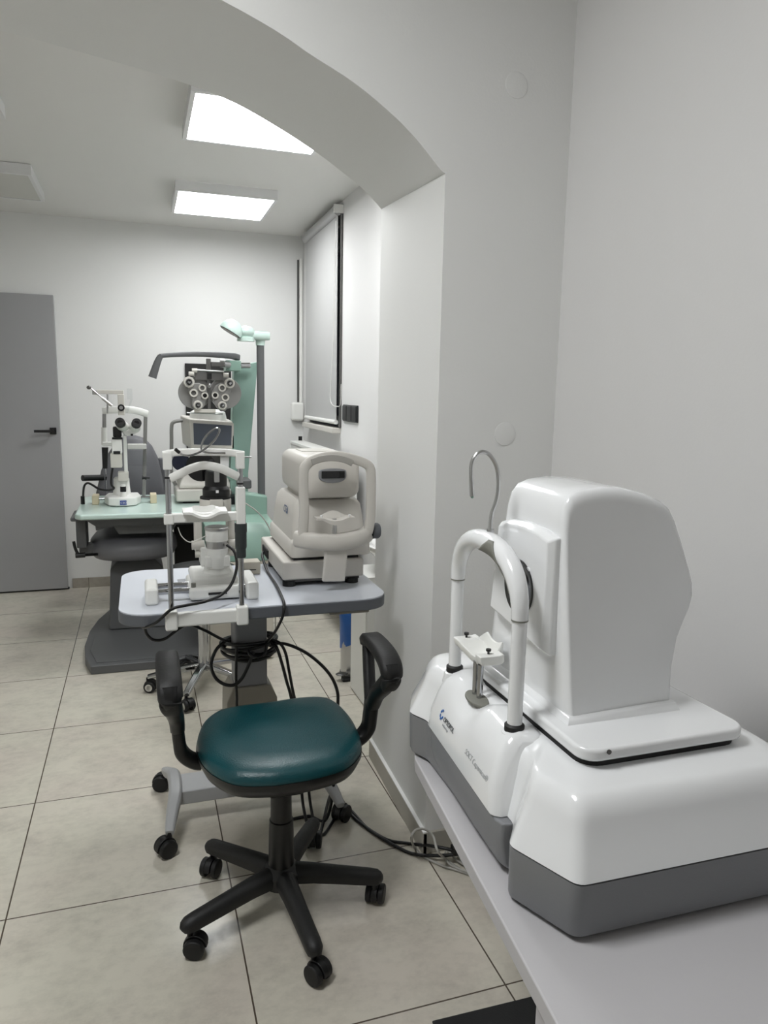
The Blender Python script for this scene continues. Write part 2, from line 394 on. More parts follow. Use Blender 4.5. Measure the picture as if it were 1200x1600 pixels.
MB().box(1.035, 1.145, 3.89, 5.31, 1.06, 1.082).build('top_grille', 'white_plastic', t, bevel=.004)
MB().box(1.036, 1.142, 5.301, 5.315, .26, 1.06).build('side_cover', 'white_plastic', t, bevel=.003)
for y in (4.1, 5.0): MB().box(1.14, XR, y, y+.04, .6, .9).build('bracket', 'white_plastic', t)
MB().cyl((1.12, 5.35, 1.04), (1.12, 5.35, 1.11), .014).tube([(1.12, 5.35, 1.05), (1.12, 5.35, .6), (1.12, 5.35, .1), (1.12, 5.35, .0)], .009).build('valve', 'seam_dark', t)
tag(MB().box(.322, .650, YB-.022, YB, .95, 1.622).build('wall_board', 'board_black', bevel=.002), 'black rectangular board on the back wall behind the refractor head', 'board')
# wash basin, cabinet, mirror, bin
tag(MB().box(.945, XR, 3.05, 3.30, 0, .618).box(.940, .945, 3.055, 3.295, .01, .612).build('basin_cabinet', 'white_plastic', bevel=.004), 'white cabinet beneath the wash basin behind the pillar', 'cabinet')
t = thing('wash_basin', 'white ceramic wash basin partly hidden behind the arch pillar', 'basin', (1.07, 3.15, .62))
def oval(cx, cy, rx, ry, z, n=32): return [(cx+rx*math.cos(2*math.pi*i/n), cy+ry*math.sin(2*math.pi*i/n), z) for i in range(n)]
b = MB().loft([oval(1.13, 3.13, .05, .08, .622), oval(1.12, 3.13, .08, .14, .66), oval(1.085, 3.13, .105, .19, .715), oval(1.075, 3.13, .118, .208, .742), oval(1.075, 3.13, .118, .208, .752), oval(1.077, 3.13, .112, .20, .755), oval(1.085, 3.13, .088, .16, .749), oval(1.09, 3.13, .07, .125, .70), oval(1.10, 3.13, .035, .05, .675)])
b.build('bowl', 'ceramic', t, ang=60)
MB().box(1.15, XR, 2.94, 3.36, .735, .83).build('back_ledge', 'ceramic', t, bevel=.01)
tag(MB().box(1.165, XR, 2.95, 3.50, 1.22, 2.05).build('wall_cabinet', 'frame_white', bevel=.004), 'slim white wall cabinet above the wash basin, mostly behind the pillar', 'cabinet')
t = thing('pedal_bin', 'steel pedal bin with a blue bag beside the basin cabinet', 'bin', (1.04, 3.50, 0))
MB().cyl((1.04, 3.47, .012), (1.04, 3.47, .34), .10, n=36).build('body', 'steel', t)
MB().cyl((1.04, 3.47, 0), (1.04, 3.47, .013), .104, n=36).build('foot_ring', 'black_plastic', t)
bag = MB(); rings = []
for k, (z, r) in enumerate(((.18, .1015), (.22, .103), (.28, .107), (.33, .112), (.375, .108), (.385, .098))):
    rings.append([(1.04+(r+.003*math.sin(5*a+k))*math.cos(a), 3.47+(r+.003*math.sin(7*a+k))*math.sin(a), z+(.05*math.sin(a*1.0+2.4) if k == 0 else .006*math.sin(6*a)*(k < 4))) for a in [2*math.pi*i/40 for i in range(40)]])
bag.loft(rings).build('bin_bag', 'bag_blue', t, ang=80)
MB().cyl((1.04, 3.47, .395), (1.04, 3.47, .415), .106, .09).build('lid', 'steel', t)
p0 = AZ(531, 1048, .012)
MB().ell((.925, 3.40, .035), .032, .024, .006).build('pedal', 'gunmetal', t)
MB().box(.925, .99, 3.375, 3.415, .0, .016).build('pedal_base', 'black_plastic', t, bevel=.003)
# junction covers on the arch wall
for (px, py, g, lb) in ((789, 678, .0345, 'round blank cover plate on the arch wall, the lower one above the scanner'), (807, 133, .0345, 'round blank cover plate on the arch wall, the upper one')):
    c = AY(px, py, 1.97)
    tag(MB().lathe([(g, 0), (g, .0015), (g-.003, .0022), (.0, .0022)], c, (0, -1, 0), 40).build('junction_cover', 'wall_paint', ang=15), lb, 'cover plate', 'round cover plates on the arch wall')
# ------------------------------------------------------------------ desk
AN = R(5.7); O_ = V((.496, 1.265, 0)); U_ = V((-math.sin(AN), -math.cos(AN), 0)); W_ = V((math.cos(AN), -math.sin(AN), 0))
def dk(u, v): p = O_+U_*u+W_*v; return (p.x, p.y)
t = thing('desk', 'white desk along the right wall carrying the scanner', 'desk', (.8, .6, 0))
ZD = .72
out = [dk(0, 0), dk(2.1, 0), (1.17, -.80), (1.175, 1.44), (.62, 1.44), (.53, 1.36)]
MB().zprism(out, ZD-.028, ZD).build('desktop', 'desk_white', t, bevel=.003)
MB().zprism([dk(.530, .020), dk(.60, .020), dk(.60, .60), dk(.530, .60)], 0, ZD-.028).build('leg_panel', 'desk_edge', t, bevel=.012)
MB().zprism([dk(.605, .035), dk(1.05, .035), dk(1.05, .10), dk(.605, .10)], ZD-.12, ZD-.028).build('rail', 'desk_edge', t, bevel=.003)
MB().zprism([dk(1.9, .06), dk(1.94, .06), dk(1.94, .50), dk(1.9, .50)], 0, ZD-.028).build('leg_panel', 'desk_edge', t, bevel=.004)
MB().box(1.08, 1.13, 1.30, 1.35, 0, ZD-.028).build('leg', 'desk_edge', t, bevel=.004)
fm = [AZ(675, 1598, 0), AZ(862, 1552, 0)]
e_ = (fm[1]-fm[0]); e_.z = 0; e_.normalize(); nn = V((e_.y, -e_.x, 0))
A_ = fm[0]-e_*.0; B_ = fm[0]+e_*.42
mp = [A_, A_+nn*.5, B_+nn*.5, B_]
tag(MB().prism([V((p.x, p.y, .0)) for p in mp], (0, 0, .006)).build('floor_mat', 'mat_black', bevel=.002), 'black floor mat under the desk at the bottom edge', 'mat')
# ------------------------------------------------------------------ OCT scanner on the desk
t = thing('retinal_scanner', 'large glossy white eye scanner with grey lower shell on the desk', 'eye scanner', (.72, 1.05, ZD))
S = [(.520, .734), (.93, .727), (.965, .80), (.965, 1.32), (.93, 1.386), (.535, 1.390), (.490, 1.287), (.510, 1.245), (.506, .884), (.474, .839)]
T = [(.537, .766), (.908, .760), (.928, .82), (.928, 1.30), (.905, 1.352), (.556, 1.352), (.528, 1.283), (.535, 1.24), (.532, .888), (.509, .846)]
def ins(P, k, cx=.73, cy=1.06): return [(cx+(x-cx)*k, cy+(y-cy)*k) for x, y in P]
def ring(P, z): return [(x, y, z) for x, y in P]
def rpoly(P, r, n=5):
    out = []; k = len(P)
    for i in range(k):
        p, a, c = V((*P[i], 0)), V((*P[i-1], 0)), V((*P[(i+1) % k], 0))
        ri = r[i] if isinstance(r, (list, tuple)) else r
        u, v = (a-p), (c-p); l = min(ri, u.length*.45, v.length*.45); p0 = p+u.normalized()*l; p1 = p+v.normalized()*l
        for j in range(n+1):
            t_ = j/n; q = p0*(1-t_)**2+p*2*t_*(1-t_)+p1*t_*t_; out.append((q.x, q.y))
    return out
rad = [.014, .03, .03, .03, .03, .02, .014, .010, .010, .012]
Sr, Tr = rpoly(S, rad), rpoly(T, [x*1.3 for x in rad])
MB().loft([ring(ins(Sr, .955), .7265), ring(ins(Sr, .985), .7275), ring(ins(Sr, .993), .733), ring(Sr, .8050)]).build('lower_shell', 'grey_shell', t, ang=50)
MB().loft([ring(ins(Sr, .995), .80), ring(ins(Sr, .995), .8075)]).build('seam', 'seam_dark', t, smooth=False)
def mixp(A, B, f): return [(a0+(b0-a0)*f, a1+(b1-a1)*f) for (a0, a1), (b0, b1) in zip(A, B)]
up_ = [ring(Sr, .8074), ring(mixp(Sr, Tr, .4), .8395), ring(mixp(Sr, Tr, .74), .868)]
for i in range(1, 9):
    a = math.pi/2*i/8; up_.append(ring(ins(mixp(Sr, Tr, .74+.26*math.sin(a)), 1-.075*(1-math.cos(a))**1.1), .868+.038*math.sin(a)))
up_ += [ring(ins(Tr, .87), .9105), ring(ins(Tr, .80), .914), ring(ins(Tr, .5), .915)]
MB().loft(up_).build('upper_shell', 'white_gloss', t, ang=50)
for (x, y) in ((.56, .79), (.88, .79), (.88, 1.33), (.60, 1.33)):
    MB().cyl((x, y, ZD), (x, y, .7285), .016).build('rubber_foot', 'black_rubber', t)
# front panel: section in X-Z swept along Y
def fp_sec(y, dz, x_in):
    return [(.486+x_in, y, .8075), (.4885+x_in, y, .845), (.500+x_in, y, .880+dz*.35), (.506+x_in, y, .894+dz*.8), (.514+x_in, y, .907+dz*1.1), (.525+x_in*.6, y, .918+dz*1.1), (.540, y, .923+dz), (.570, y, .920+dz), (.60, y, .900), (.60, y, .8075)]
def dip(y):
    u_ = (y-1.100)/.085
    return -.018*(.5+.5*math.cos(math.pi*max(-1, min(1, u_))))**.8
secs = []
ys = [.905, .9065, .911, .918, .93, .95]+[.97+.012*i for i in range(18)]+[1.19, 1.20, 1.215, 1.226, 1.233, 1.2375, 1.239]
for y in ys:
    e_ = min(y-.905, 1.239-y); xi = .014*(1-min(1, e_/.014))**2; dz = dip(y)-.012*(1-min(1, e_/.020))**2
    secs.append(fp_sec(y, dz, xi))
secs = [[(x, y+(.19-.35*min(1, max(0, (y-1.0)/.15)))*(z-.81), z) for x, y, z in s_] for s_ in secs]
secs = [[(x+.02*(y-.95)/.28, y, z) for x, y, z in s_] for s_ in secs]
MB().loft(secs).build('front_panel', 'white_gloss', t, ang=48)
lo = []
for y, xi in ((.884, .022), (.890, .008), (.905, .002), (1.0, 0), (1.1, 0), (1.21, .002), (1.236, .008), (1.243, .022)):
    k = .02*(y-.95)/.28+.001
    lo.append([(.487+xi+k, y, .806), (.485+xi+k, y, .78), (.492+xi+k, y, .740), (.50+xi+k, y, .729), (.58, y, .729), (.58, y, .806)])
MB().loft(lo).build('lower_front_panel', 'grey_shell', t, bevel=.004, ang=40)
# platform and head
MB().zprism(rr(.580, .858, .826, 1.19, .03), .908, .927).build('platform_gap_shade', 'seam_dark', t, smooth=False)  # near-black slab drawn as the shadow line beneath the platform
pl = [(x+.014*(y-.82)/.38*(-1 if x > .7 else 0), y) for x, y in rr(.574, .866, .818, 1.20, .03, 8)]
plat = MB().zprism(pl, .9235, .943).build('platform', 'white_gloss', t, bevel=.006, seg=3)
c = AY(951, 1177, .8175)
MB().cyl((c.x, .8175, .939), (c.x, .8155, .939), .0035).build('screw', 'gunmetal', plat)
prof = [(.603, .948), (.600, 1.00), (.597, 1.10), (.595, 1.20), (.5955, 1.25), (.599, 1.272), (.608, 1.286), (.625, 1.293), (.66, 1.2975), (.70, 1.296), (.74, 1.287), (.772, 1.274), (.788, 1.262), (.798, 1.245), (.812, 1.21), (.828, 1.165), (.834, 1.145), (.834, 1.128), (.828, 1.11), (.816, 1.085), (.808, 1.06), (.802, 1.01), (.798, .948)]
def yr(z):
    k = (z-.948)/.345; return .903+.036*k, 1.182-.066*k
rs = []
def hring(f, sc_):
    r_ = []
    for x, z in prof:
        y0, y1 = yr(z); xx = .705+(x-.705)*sc_; zz = z if z < .955 else z-(1-sc_)*.30*((z-.948)/.35)
        wst = 0
        if f < .5 and x > .62:
            g = min(1, max(0, (1.105-.0*x-z)/.09)); g = g*g*(3-2*g); wst = .010*g*min(1, (x-.62)/.14)
        r_.append((xx, y0+(y1-y0)*f+wst*(1-2*min(f, .5)), zz))
    return r_
RD = .075
fs = [(0, .90), (0, .93)]+[(RD*(1-math.cos(a)), .93+.07*math.sin(a)) for a in [math.pi/2*i/7 for i in range(1, 8)]]
fs = fs+[(.3, 1), (.5, 1), (.7, 1)]+[(1-f, k) for f, k in reversed(fs)]
head = MB().loft([hring(f, k) for f, k in fs]).build('scanner_head', 'white_gloss', t, ang=70)
MB().loft([[(.597, .897, .942), (.803, .897, .942), (.803, 1.187, .942), (.597, 1.187, .942)], [(.599, .899, .945), (.801, .899, .945), (.801, 1.185, .945), (.599, 1.185, .945)], [(.603, .904, .955), (.797, .904, .955), (.797, 1.181, .955), (.603, 1.181, .955)]]).build('skirt', 'white_gloss', head, ang=70)
bz = [(.945, 1.036), (1.142, 1.058), (1.136, 1.10), (1.122, 1.218), (1.09, 1.228), (1.03, 1.232), (.975, 1.229), (.943, 1.222)]
bez = MB().loft([[(.601, y, z) for y, z in bz], [(.588, y, z) for y, z in bz], [(.578, 1.04+(y-1.04)*.90, 1.135+(z-1.135)*.92) for y, z in bz]]).build('lens_bezel', 'white_gloss', head, bevel=.003, ang=25)
MB().lathe([(.046, 0), (.046, .003), (.040, .003), (.034, .0012), (.0, .0012)], (.5785, 1.032, 1.125), (-1, 0, 0), 40).build('objective_lens', 'lens_black', bez)
# head rest: two posts, arch, pad, gooseneck
pn = V((.540, .957, .925)); pf = V((.551, 1.213, .925)); jz = 1.097
for p in (pn, pf):
    o = MB().cyl(p, (p.x, p.y, jz), .0118, n=28).build('post', 'white_gloss', t)
    MB().lathe([(.012, -.010), (.0158, -.010), (.0158, .001), (.012, .004)], p, n=28).build('collar', 'black_rubber', o)
    MB().lathe([(.023, -.03), (.0195, -.010), (.017, -.009), (.0, -.009)], p, n=28).build('socket_boss', 'white_gloss', o)
mid = (pn+pf)/2; hy = (pf.y-pn.y)/2; ap = []
for i in range(33):
    a = math.pi*i/32; cx, sx = math.cos(a), math.sin(a)
    ex = math.copysign(abs(cx)**.86, cx); ez = abs(sx)**.86
    ap.append((mid.x-ex*(pf.x-pn.x)/2, mid.y-ex*hy, jz+.094*ez))
ar = MB().tube([(pn.x, pn.y, jz-.001)]+ap[1:-1]+[(pf.x, pf.y, jz-.001)], lambda s_: .0130+.0045*math.sin(math.pi*s_), n=24, sm=2).build('head_rest', 'white_gloss', t, ang=60)
for p in (pn, pf): MB().cyl((p.x, p.y, jz-.003), (p.x, p.y, jz-.0005), .0132, n=28).build('joint_ring', 'pad_grey', ar)
# soft pad on the inner front of the arch
P = [V(q) for q in ap]; rings = []
k0, k1 = 4, 17
g_ = []
for i in range(k0, k1+1):
    tt = (P[i+1]-P[i-1]).normalized(); fr = V((-1, 0, 0)); fr = (fr-tt*fr.dot(tt)).normalized(); inn = fr.cross(tt); inn = inn if inn.dot(P[i]-V((mid.x, mid.y, jz))) < 0 else -inn
    tipk = max(0, 1-abs(i-13.5)/(6.5 if i < 13.5 else 4)); top = 30+125*tipk**1.6
    g_.append([P[i]+(inn*math.cos(R(a))+fr*math.sin(R(a)))*.0188 for a in [-30+(top+30)*j/8 for j in range(9)]])
b = MB(); vv = [[b.b.verts.new(p) for p in r] for r in g_]
for i in range(len(vv)-1):
    for j in range(8): b.face((vv[i][j], vv[i][j+1], vv[i+1][j+1], vv[i+1][j]))
o = b.build('forehead_pad', 'pad_grey', ar, ang=80)
md = o.modifiers.new('thick', 'SOLIDIFY'); md.thickness = .0016; md.offset = 1
gn = [(766, 832), (768, 805), (776, 780), (779, 755), (776, 730), (766, 712), (755, 706), (744, 711), (737, 725), (736, 748)]
gp = [AY(*p, 1.086) for p in gn]
g = MB().tube([gp[0]-V((0, 0, .006))]+gp, .0034, n=10).build('gooseneck', 'steel', t)
MB().cyl(gp[0]-V((0, 0, .006)), gp[0]+V((0, 0, .006)), .006).build('neck_base', 'steel', g)
e0 = gp[-1]; e1 = AY(738, 775, 1.086)
MB().cyl(e0, e1, .0034, .0042).build('tip', 'steel', g)
MB().ell(e1-V((0, 0, .001)), .0028, .0028, .0032).build('fixation_bead', 'mint', g)
# chin rest
tilt = .906
cc = V((.548, 1.075, .908))
MB().loft([[(.543+.016*math.cos(a), 1.098+.035*math.sin(a), .9045) for a in [2*math.pi*i/32 for i in range(32)]], [(.543+.016*math.cos(a), 1.098+.035*math.sin(a), .9115+.002*math.cos(a)) for a in [2*math.pi*i/32 for i in range(32)]]]).build('chin_rest_plate', 'pad_grey', t, bevel=.002)
chn = thing
ct = MB(); secs = []
for i in range(25):
    f = i/24; y = 1.070+.114*f; k = math.sin(math.pi*min(max((f-.17)/.66, 0), 1))**.8; lip = min(1, 2.2*k)
    z = .995-.016*k; xs0 = .533+.012*k; xe = .578+.012*lip
    secs.append([(xs0, y, z), (xe-.008, y, z+.002*k), (xe-.004, y, z+.001+.020*lip), (xe, y, z+.001+.020*lip), (xe+.001, y, z-.012), (xe-.004, y, .979-.014*k), (xs0+.004, y, .979-.016*k), (xs0, y, z-.006)])
o = ct.loft(secs).build('chin_rest', 'white_plastic', t, bevel=.0025, ang=40)
for y in (1.083, 1.173):
    MB().lathe([(.002, -.003), (.002, .004), (.0045, .0055), (.0045, .009), (.0, .009)], (.554, y, .995), n=14).build('paper_pin', 'black_plastic', o)
for y in (1.096, 1.114):
    MB().cyl((.547, y, .905), (.547, y, .972), .0052, n=16).build('rod', 'chrome', o)
# lettering on the front panel
def fpx(y, z): return .489+(z-.845)/(.888-.845)*.014+.02*(y-.95)/.28
xd = V((-.0714, -1, 0)); yd = V((.33, 0, 1))
def fpo(y, z): return (fpx(y, z)-.0016, y, z)
lettering('logo_text', 'OPTOPOL', .0125, fpo(1.150, .850), xd, yd, 'logo_dark', t, sx=.92)
lettering('logo_subtext', 'technology', .0065, fpo(1.148, .8425), xd, yd, 'logo_grey', t)
lettering('model_text', 'SOCT Copernicus\u00ae', .0128, fpo(1.035, .846), xd, yd, 'logo_grey', t, sx=.9, off=-.00022)
b = MB()
for k in range(6):
    a0, a1 = R(60*k+8), R(60*k+52)
    if k in (0,): continue
    ro, ri = .0092, .0052
    pts = []
    for (rr_, a) in ((ro, a0), (ro, (a0+a1)/2), (ro, a1), (ri, a1), (ri, (a0+a1)/2), (ri, a0)):
        y = 1.163-rr_*math.cos(a)*.85; z = .856+rr_*math.sin(a); pts.append(V(fpo(y, z)))
    b.prism(pts, (-.0004, 0, 0))
b.build('logo_mark', 'logo_blue', t, smooth=False)
# ------------------------------------------------------------------ green office chair
CX, CY = .335, 1.85
def caster(parent, x, y, ang, r=.027, z_top=.075, ring=None):
    """twin wheel castor under a point; ang = trailing direction"""
    dx, dy = math.cos(ang), math.sin(ang); sx, sy = -dy, dx
    c = V((x+dx*.014, y+dy*.014, r))
    hd = MB()
    pts = []
    for i in range(11):
        a = R(-20+200*i/10); pts.append((math.cos(a), math.sin(a)))
    hd.prism([c+V((dx, dy, 0))*(-px*(r+.004))+V((0, 0, 1))*(pz*(r+.004))-V((sx, sy, 0))*.009 for px, pz in pts], V((sx, sy, 0))*.018)
    hd.cyl((x, y, r), (x, y, z_top), .0075, n=14)
    ho = hd.build('castor', 'black_plastic', parent, bevel=.002)
    for s_ in (-1, 1):
        q0 = c+V((sx, sy, 0))*s_*.0095; q1 = c+V((sx, sy, 0))*s_*.027
        MB().lathe([(r-.003, 0), (r, .002), (r, .0135), (r-.003, .0165), (r*.45, .0175), (0, .0175)], q0, V((sx, sy, 0))*s_, 24).build('wheel', 'black_rubber', ho)
        if ring: MB().lathe([(r*.62, .0176), (r*.62, .0188), (r*.4, .0188), (r*.4, .0176)], q0, V((sx, sy, 0))*s_, 20).build('hub_ring', ring, ho)
    return ho
t = thing('office_chair', 'low office chair with dark green vinyl seat, black armrests and five-star base', 'chair', (CX, CY, 0))
ends = [(.161, 2.064), (.072, 1.742), (.366, 1.567), (.596, 1.783), (.482, 2.09)]
for i, (x, y) in enumerate(ends):
    x_, y_ = CX+(x-CX)*.97, CY+(y-CY)*.97
    e = V((x_, y_, .088)); c0 = V((CX, CY, .118))
    dv = V((x_-CX, y_-CY, 0)).normalized(); sd = V((-dv.y, dv.x, 0)); rings = []
    for f, w_, h_, z in ((0.02, .032, .054, .106), (.15, .029, .052, .110), (.35, .0255, .049, .107), (.6, .0235, .046, .100), (.85, .0225, .043, .093), (.96, .0225, .041, .090), (1.03, .021, .037, .088), (1.07, .015, .026, .086), (1.09, .006, .010, .085)):
        p = V((CX+(x_-CX)*f, CY+(y_-CY)*f, z)); rings.append([p+sd*(w_*math.cos(a))+V((0, 0, 1))*(h_/2*math.sin(a)) if math.sin(a) > -.3 else p+sd*(w_*math.cos(a)*.95)+V((0, 0, 1))*(-h_*.42) for a in [2*math.pi*k/14 for k in range(14)]])
    MB().loft(rings).build('base_leg', 'worn_black', t, ang=60)
    caster(t, x_, y_, math.atan2(dv.y, dv.x)+(1.9, 2.4, .5, 1.3, .2)[i], r=.027)
MB().lathe([(.050, .080), (.053, .118), (.043, .132), (.0355, .138), (.034, .235), (.0325, .27), (.0295, .272), (.0285, .35), (.027, .352), (.026, .42), (.014, .425)], (CX, CY, 0), n=32).build('gas_column', 'black_plastic', t)
# seat outline (wide, waisted to the front)
so = cr_path([(x, y, 0) for x, y in ((.118, 1.87), (.120, 1.94), (.150, 2.04), (.205, 2.095), (.335, 2.105), (.47, 2.112), (.535, 2.08), (.556, 1.98), (.556, 1.87), (.538, 1.77), (.48, 1.695), (.40, 1.668), (.335, 1.662), (.27, 1.665), (.19, 1.695), (.135, 1.78))], 5, True)
def sring(k, z, dz=0): return [(CX+.002+(p.x-CX-.002)*k, 1.885+(p.y-1.885)*k, z) for p in so]
MB().loft([sring(.95, .462), sring(.99, .470), sring(1.0, .483), sring(.985, .497), sring(.93, .508), sring(.82, .5155), sring(.6, .518), sring(.3, .516), sring(.05, .515)]).build('seat', 'chair_leather', t, ang=80)
MB().loft([sring(.60, .428), sring(.86, .432), sring(.955, .442), sring(1.004, .466), sring(1.004, .478), sring(.96, .478)]).build('seat_shell', 'black_plastic', t, ang=60)
b = MB().box(CX-.09, CX+.09, CY-.12, CY+.14, .412, .432).box(CX-.045, CX+.045, CY-.09, CY+.09, .385, .415)
b.build('seat_mechanism', 'black_plastic', t, bevel=.006)
def arm(s):
    X = lambda d_: CX+s*(d_ if d_ < .25 else .25+(d_-.25)*(.8 if s < 0 else .62))
    b = MB()
    stem = [(X(.17), 1.885, .452), (X(.222), 1.885, .455), (X(.258), 1.885, .485), (X(.268), 1.88, .53), (X(.272), 1.875, .575)]
    b.strip(stem, .050, .032, upv=(s, 0, .05))
    near = [(X(.272), 1.866, .565), (X(.276), 1.835, .61), (X(.287), 1.785, .655), (X(.295), 1.755, .690), (X(.296), 1.765, .716)]
    b.strip(near, lambda f: .040+.010*f, lambda f: .036+.012*f, upv=(s, 0, 0))
    far = [(X(.272), 1.885, .565), (X(.278), 1.910, .61), (X(.288), 1.942, .665), (X(.295), 1.962, .706), (X(.296), 1.95, .722)]
    b.strip(far, .030, .032, upv=(s, 0, 0))
    o = b.build('armrest', 'black_plastic', t, ang=50)
    pd = [(X(.290), 1.768, .652), (X(.294), 1.750, .680), (X(.296), 1.757, .711), (X(.297), 1.80, .730), (X(.297), 1.88, .737), (X(.296), 1.945, .733), (X(.295), 1.975, .714)]
    MB().strip(pd, lambda f: .060-(.016 if f > .5 else .022)*abs(2*f-1)**3, lambda f: .034-.010*abs(2*f-1)**4, upv=(0, 0, 1)).build('arm_pad', 'worn_black', o, ang=55)
arm(-1); arm(1)
# ------------------------------------------------------------------ mobile instrument table
TZ = .80
t = thing('instrument_table', 'grey height-adjustable instrument table with rounded light top on castors', 'table', (.325, 2.39, 0))
MB().zprism(rr(-.078, .735, 2.115, 2.665, .085, 8), TZ-.038, TZ-.003).build('edge_band', 'table_edge', t, bevel=.004)
MB().zprism(rr(-.076, .733, 2.117, 2.663, .083, 8), TZ-.0035, TZ).build('tabletop', 'table_top', t, ang=50)
MB().box(.55, .68, 2.17, 2.27, TZ-.062, TZ-.038).build('switch_box', 'base_beige', t, bevel=.004)
MB().box(.272, .378, 2.335, 2.445, .33, TZ-.038).build('column', 'table_metal', t, bevel=.006)
MB().loft([[(x, y, z) for x, y in ((.325-k, 2.39-j), (.325+k, 2.39-j), (.325+k, 2.39+j), (.325-k, 2.39+j))] for k, j, z in ((.090, .075, .10), (.083, .072, .42), (.062, .066, .465))]).build('column_foot', 'base_beige', t, bevel=.004)
MB().box(.06, .575, 2.33, 2.45, .075, .125).build('cross_beam', 'base_metal', t, bevel=.006)
for sx in (-1, 1):
    x0 = .322+sx*.275; xm = .322+sx*.25
    b = MB().strip([(x0, 2.185, .072), (x0*.6+xm*.4, 2.25, .092), (xm, 2.33, .118), (xm, 2.45, .118), (x0*.6+xm*.4, 2.53, .092), (x0, 2.59, .072)], lambda f: .026+.018*math.sin(math.pi*f), lambda f: .022+.016*math.sin(math.pi*f), upv=(0, 0, 1))
    b.build('base_leg', 'base_metal', t, bevel=.003)
for (x, y, a) in ((.047, 2.19, 3.6), (.047, 2.585, 2.9), (.597, 2.205, .8), (.597, 2.585, .4)):
    caster(t, x, y, a, r=.029, z_top=.075)
# ------------------------------------------------------------------ front slit lamp (patient side toward camera)
t = thing('slit_lamp', 'white slit lamp on the castor table, its chrome-post chin rest facing the camera', 'slit lamp', (.165, 2.28, TZ))
MB().box(-.002, .036, 2.20, 2.33, TZ, TZ+.052).build('rail_block', 'white_plastic', t, bevel=.009)
MB().box(.293, .331, 2.19, 2.36, TZ, TZ+.056).build('rail_block', 'white_plastic', t, bevel=.009)
for y in (2.23, 2.30): MB().cyl((.03, y, TZ+.033), (.30, y, TZ+.033), .0085).build('rail', 'chrome', t)
MB().box(.124, .287, 2.205, 2.40, TZ+.004, TZ+.044)  .box(.134, .275, 2.24, 2.42, TZ+.036, TZ+.066).build('cross_slide_base', 'white_plastic', t, bevel=.012)
MB().cyl((.138, 2.222, TZ+.043), (.138, 2.222, TZ+.056), .007).build('lock_knob', 'pad_grey', t)
MB().box(.18, .235, 2.199, 2.206, TZ+.022, TZ+.028).build('scale_slot', 'seam_dark', t)
mx = .216; my = 2.31
stp = MB().lathe([(.046, TZ+.064), (.040, TZ+.075), (.036, TZ+.10), (.034, TZ+.105)], (mx, my, 0)).box(mx-.038, mx+.038, my-.04, my+.06, TZ+.088, TZ+.125).box(mx-.05, mx-.03, my-.02, my+.06, TZ+.088, TZ+.15)
stp.build('pivot_base', 'white_plastic', t, bevel=.005)
MB().lathe([(.032, .885), (.034, .905), (.0345, .945), (.0335, .947)], (mx, my-.012, 0)).lathe([(.0345, .97), (.0345, 1.0), (.033, 1.004), (0, 1.004)], (mx, my-.012, 0)).build('light_column', 'white_plastic', t)
MB().lathe([(.033, .944), (.033, .972)], (mx, my-.012, 0)).build('filter_window', 'steel', t)
MB().lathe([(.036, 1.004), (.037, 1.006), (.037, 1.012), (.033, 1.014), (.0, 1.0135)], (mx, my-.012, 0)).build('cap_ring', 'steel', t)
for s_ in (-1, 1):
    MB().cyl((mx+s_*.037, my, .955), (mx+s_*.075, my, .955), .014).cyl((mx+s_*.037, my, .925), (mx+s_*.065, my, .925), .010).build('adjust_knob', 'cream_plastic', t)
for q_ in (-.062, .04): MB().box(mx+q_, mx+q_+.022, my+.03, my+.10, .92, 1.04).build('microscope_arm', 'cream_plastic', t, bevel=.004)
MB().lathe([(.047, 1.035), (.049, 1.05), (.049, 1.092), (.045, 1.10)], (mx+.003, my+.04, 0)).box(mx-.018, mx+.022, my-.016, my+.01, 1.035, 1.098).build('lamp_tower', 'cream_plastic', t, bevel=.003)
MB().lathe([(.0475, 1.095), (.0475, 1.101)], (mx+.003, my+.04, 0)).build('tower_slot', 'seam_dark', t)
MB().lathe([(.042, 1.10), (.042, 1.125), (.034, 1.135), (.034, 1.178), (.030, 1.183), (0, 1.183)], (mx+.006, my+.04, 0)).build('lamp_housing', 'black_plastic', t)
MB().box(mx-.003, mx+.013, my-.003, my+.006, 1.15, 1.205).build('mirror', 'steel', t, bevel=.003)
MB().box(mx+.001, mx+.009, my-.008, my-.002, 1.118, 1.126).build('indicator', 'print_white', t)
MB().cyl((mx-.035, my+.09, 1.190), (mx-.035, my+.20, 1.190), .047).build('objective', 'lens_black', t)
MB().cyl((mx-.095, my+.12, 1.203), (mx-.095, my+.22, 1.203), .028).build('binocular', 'lens_blue', t)
# head rest frame
hy_ = 2.092
xL, xR_ = .068, .265
MB().box(xL-.018, xL+.016, hy_-.018, hy_+.020, .758, .815).box(xR_-.016, xR_+.018, hy_-.018, hy_+.020, .758, .815).box(xL+.012, xR_-.012, hy_-.010, hy_+.014, .765, .806).build('mount_bar', 'white_plastic', t, bevel=.006)
for x in (xL, xR_): MB().cyl((x, hy_, .79), (x, hy_, 1.24), .0078).build('post', 'chrome', t)
for x in (xL, xR_): MB().cyl((x, hy_, 1.19 if x == xL else 1.17), (x, hy_, 1.195 if x == xL else 1.175), .0095).build('post_ring', 'black_rubber', t)
MB().box(xL-.012, xL+.012, hy_-.012, hy_+.012, 1.215, 1.262).box(xR_-.012, xR_+.012, hy_-.012, hy_+.012, 1.215, 1.262).strip([(xL-.012, hy_, 1.255), (xL+.03, hy_, 1.262), (mx-.04, hy_, 1.262), (xR_-.03, hy_, 1.260), (xR_+.012, hy_, 1.254)], .014, .020, upv=(0, 0, 1)).build('top_bar', 'white_plastic', t, bevel=.002)
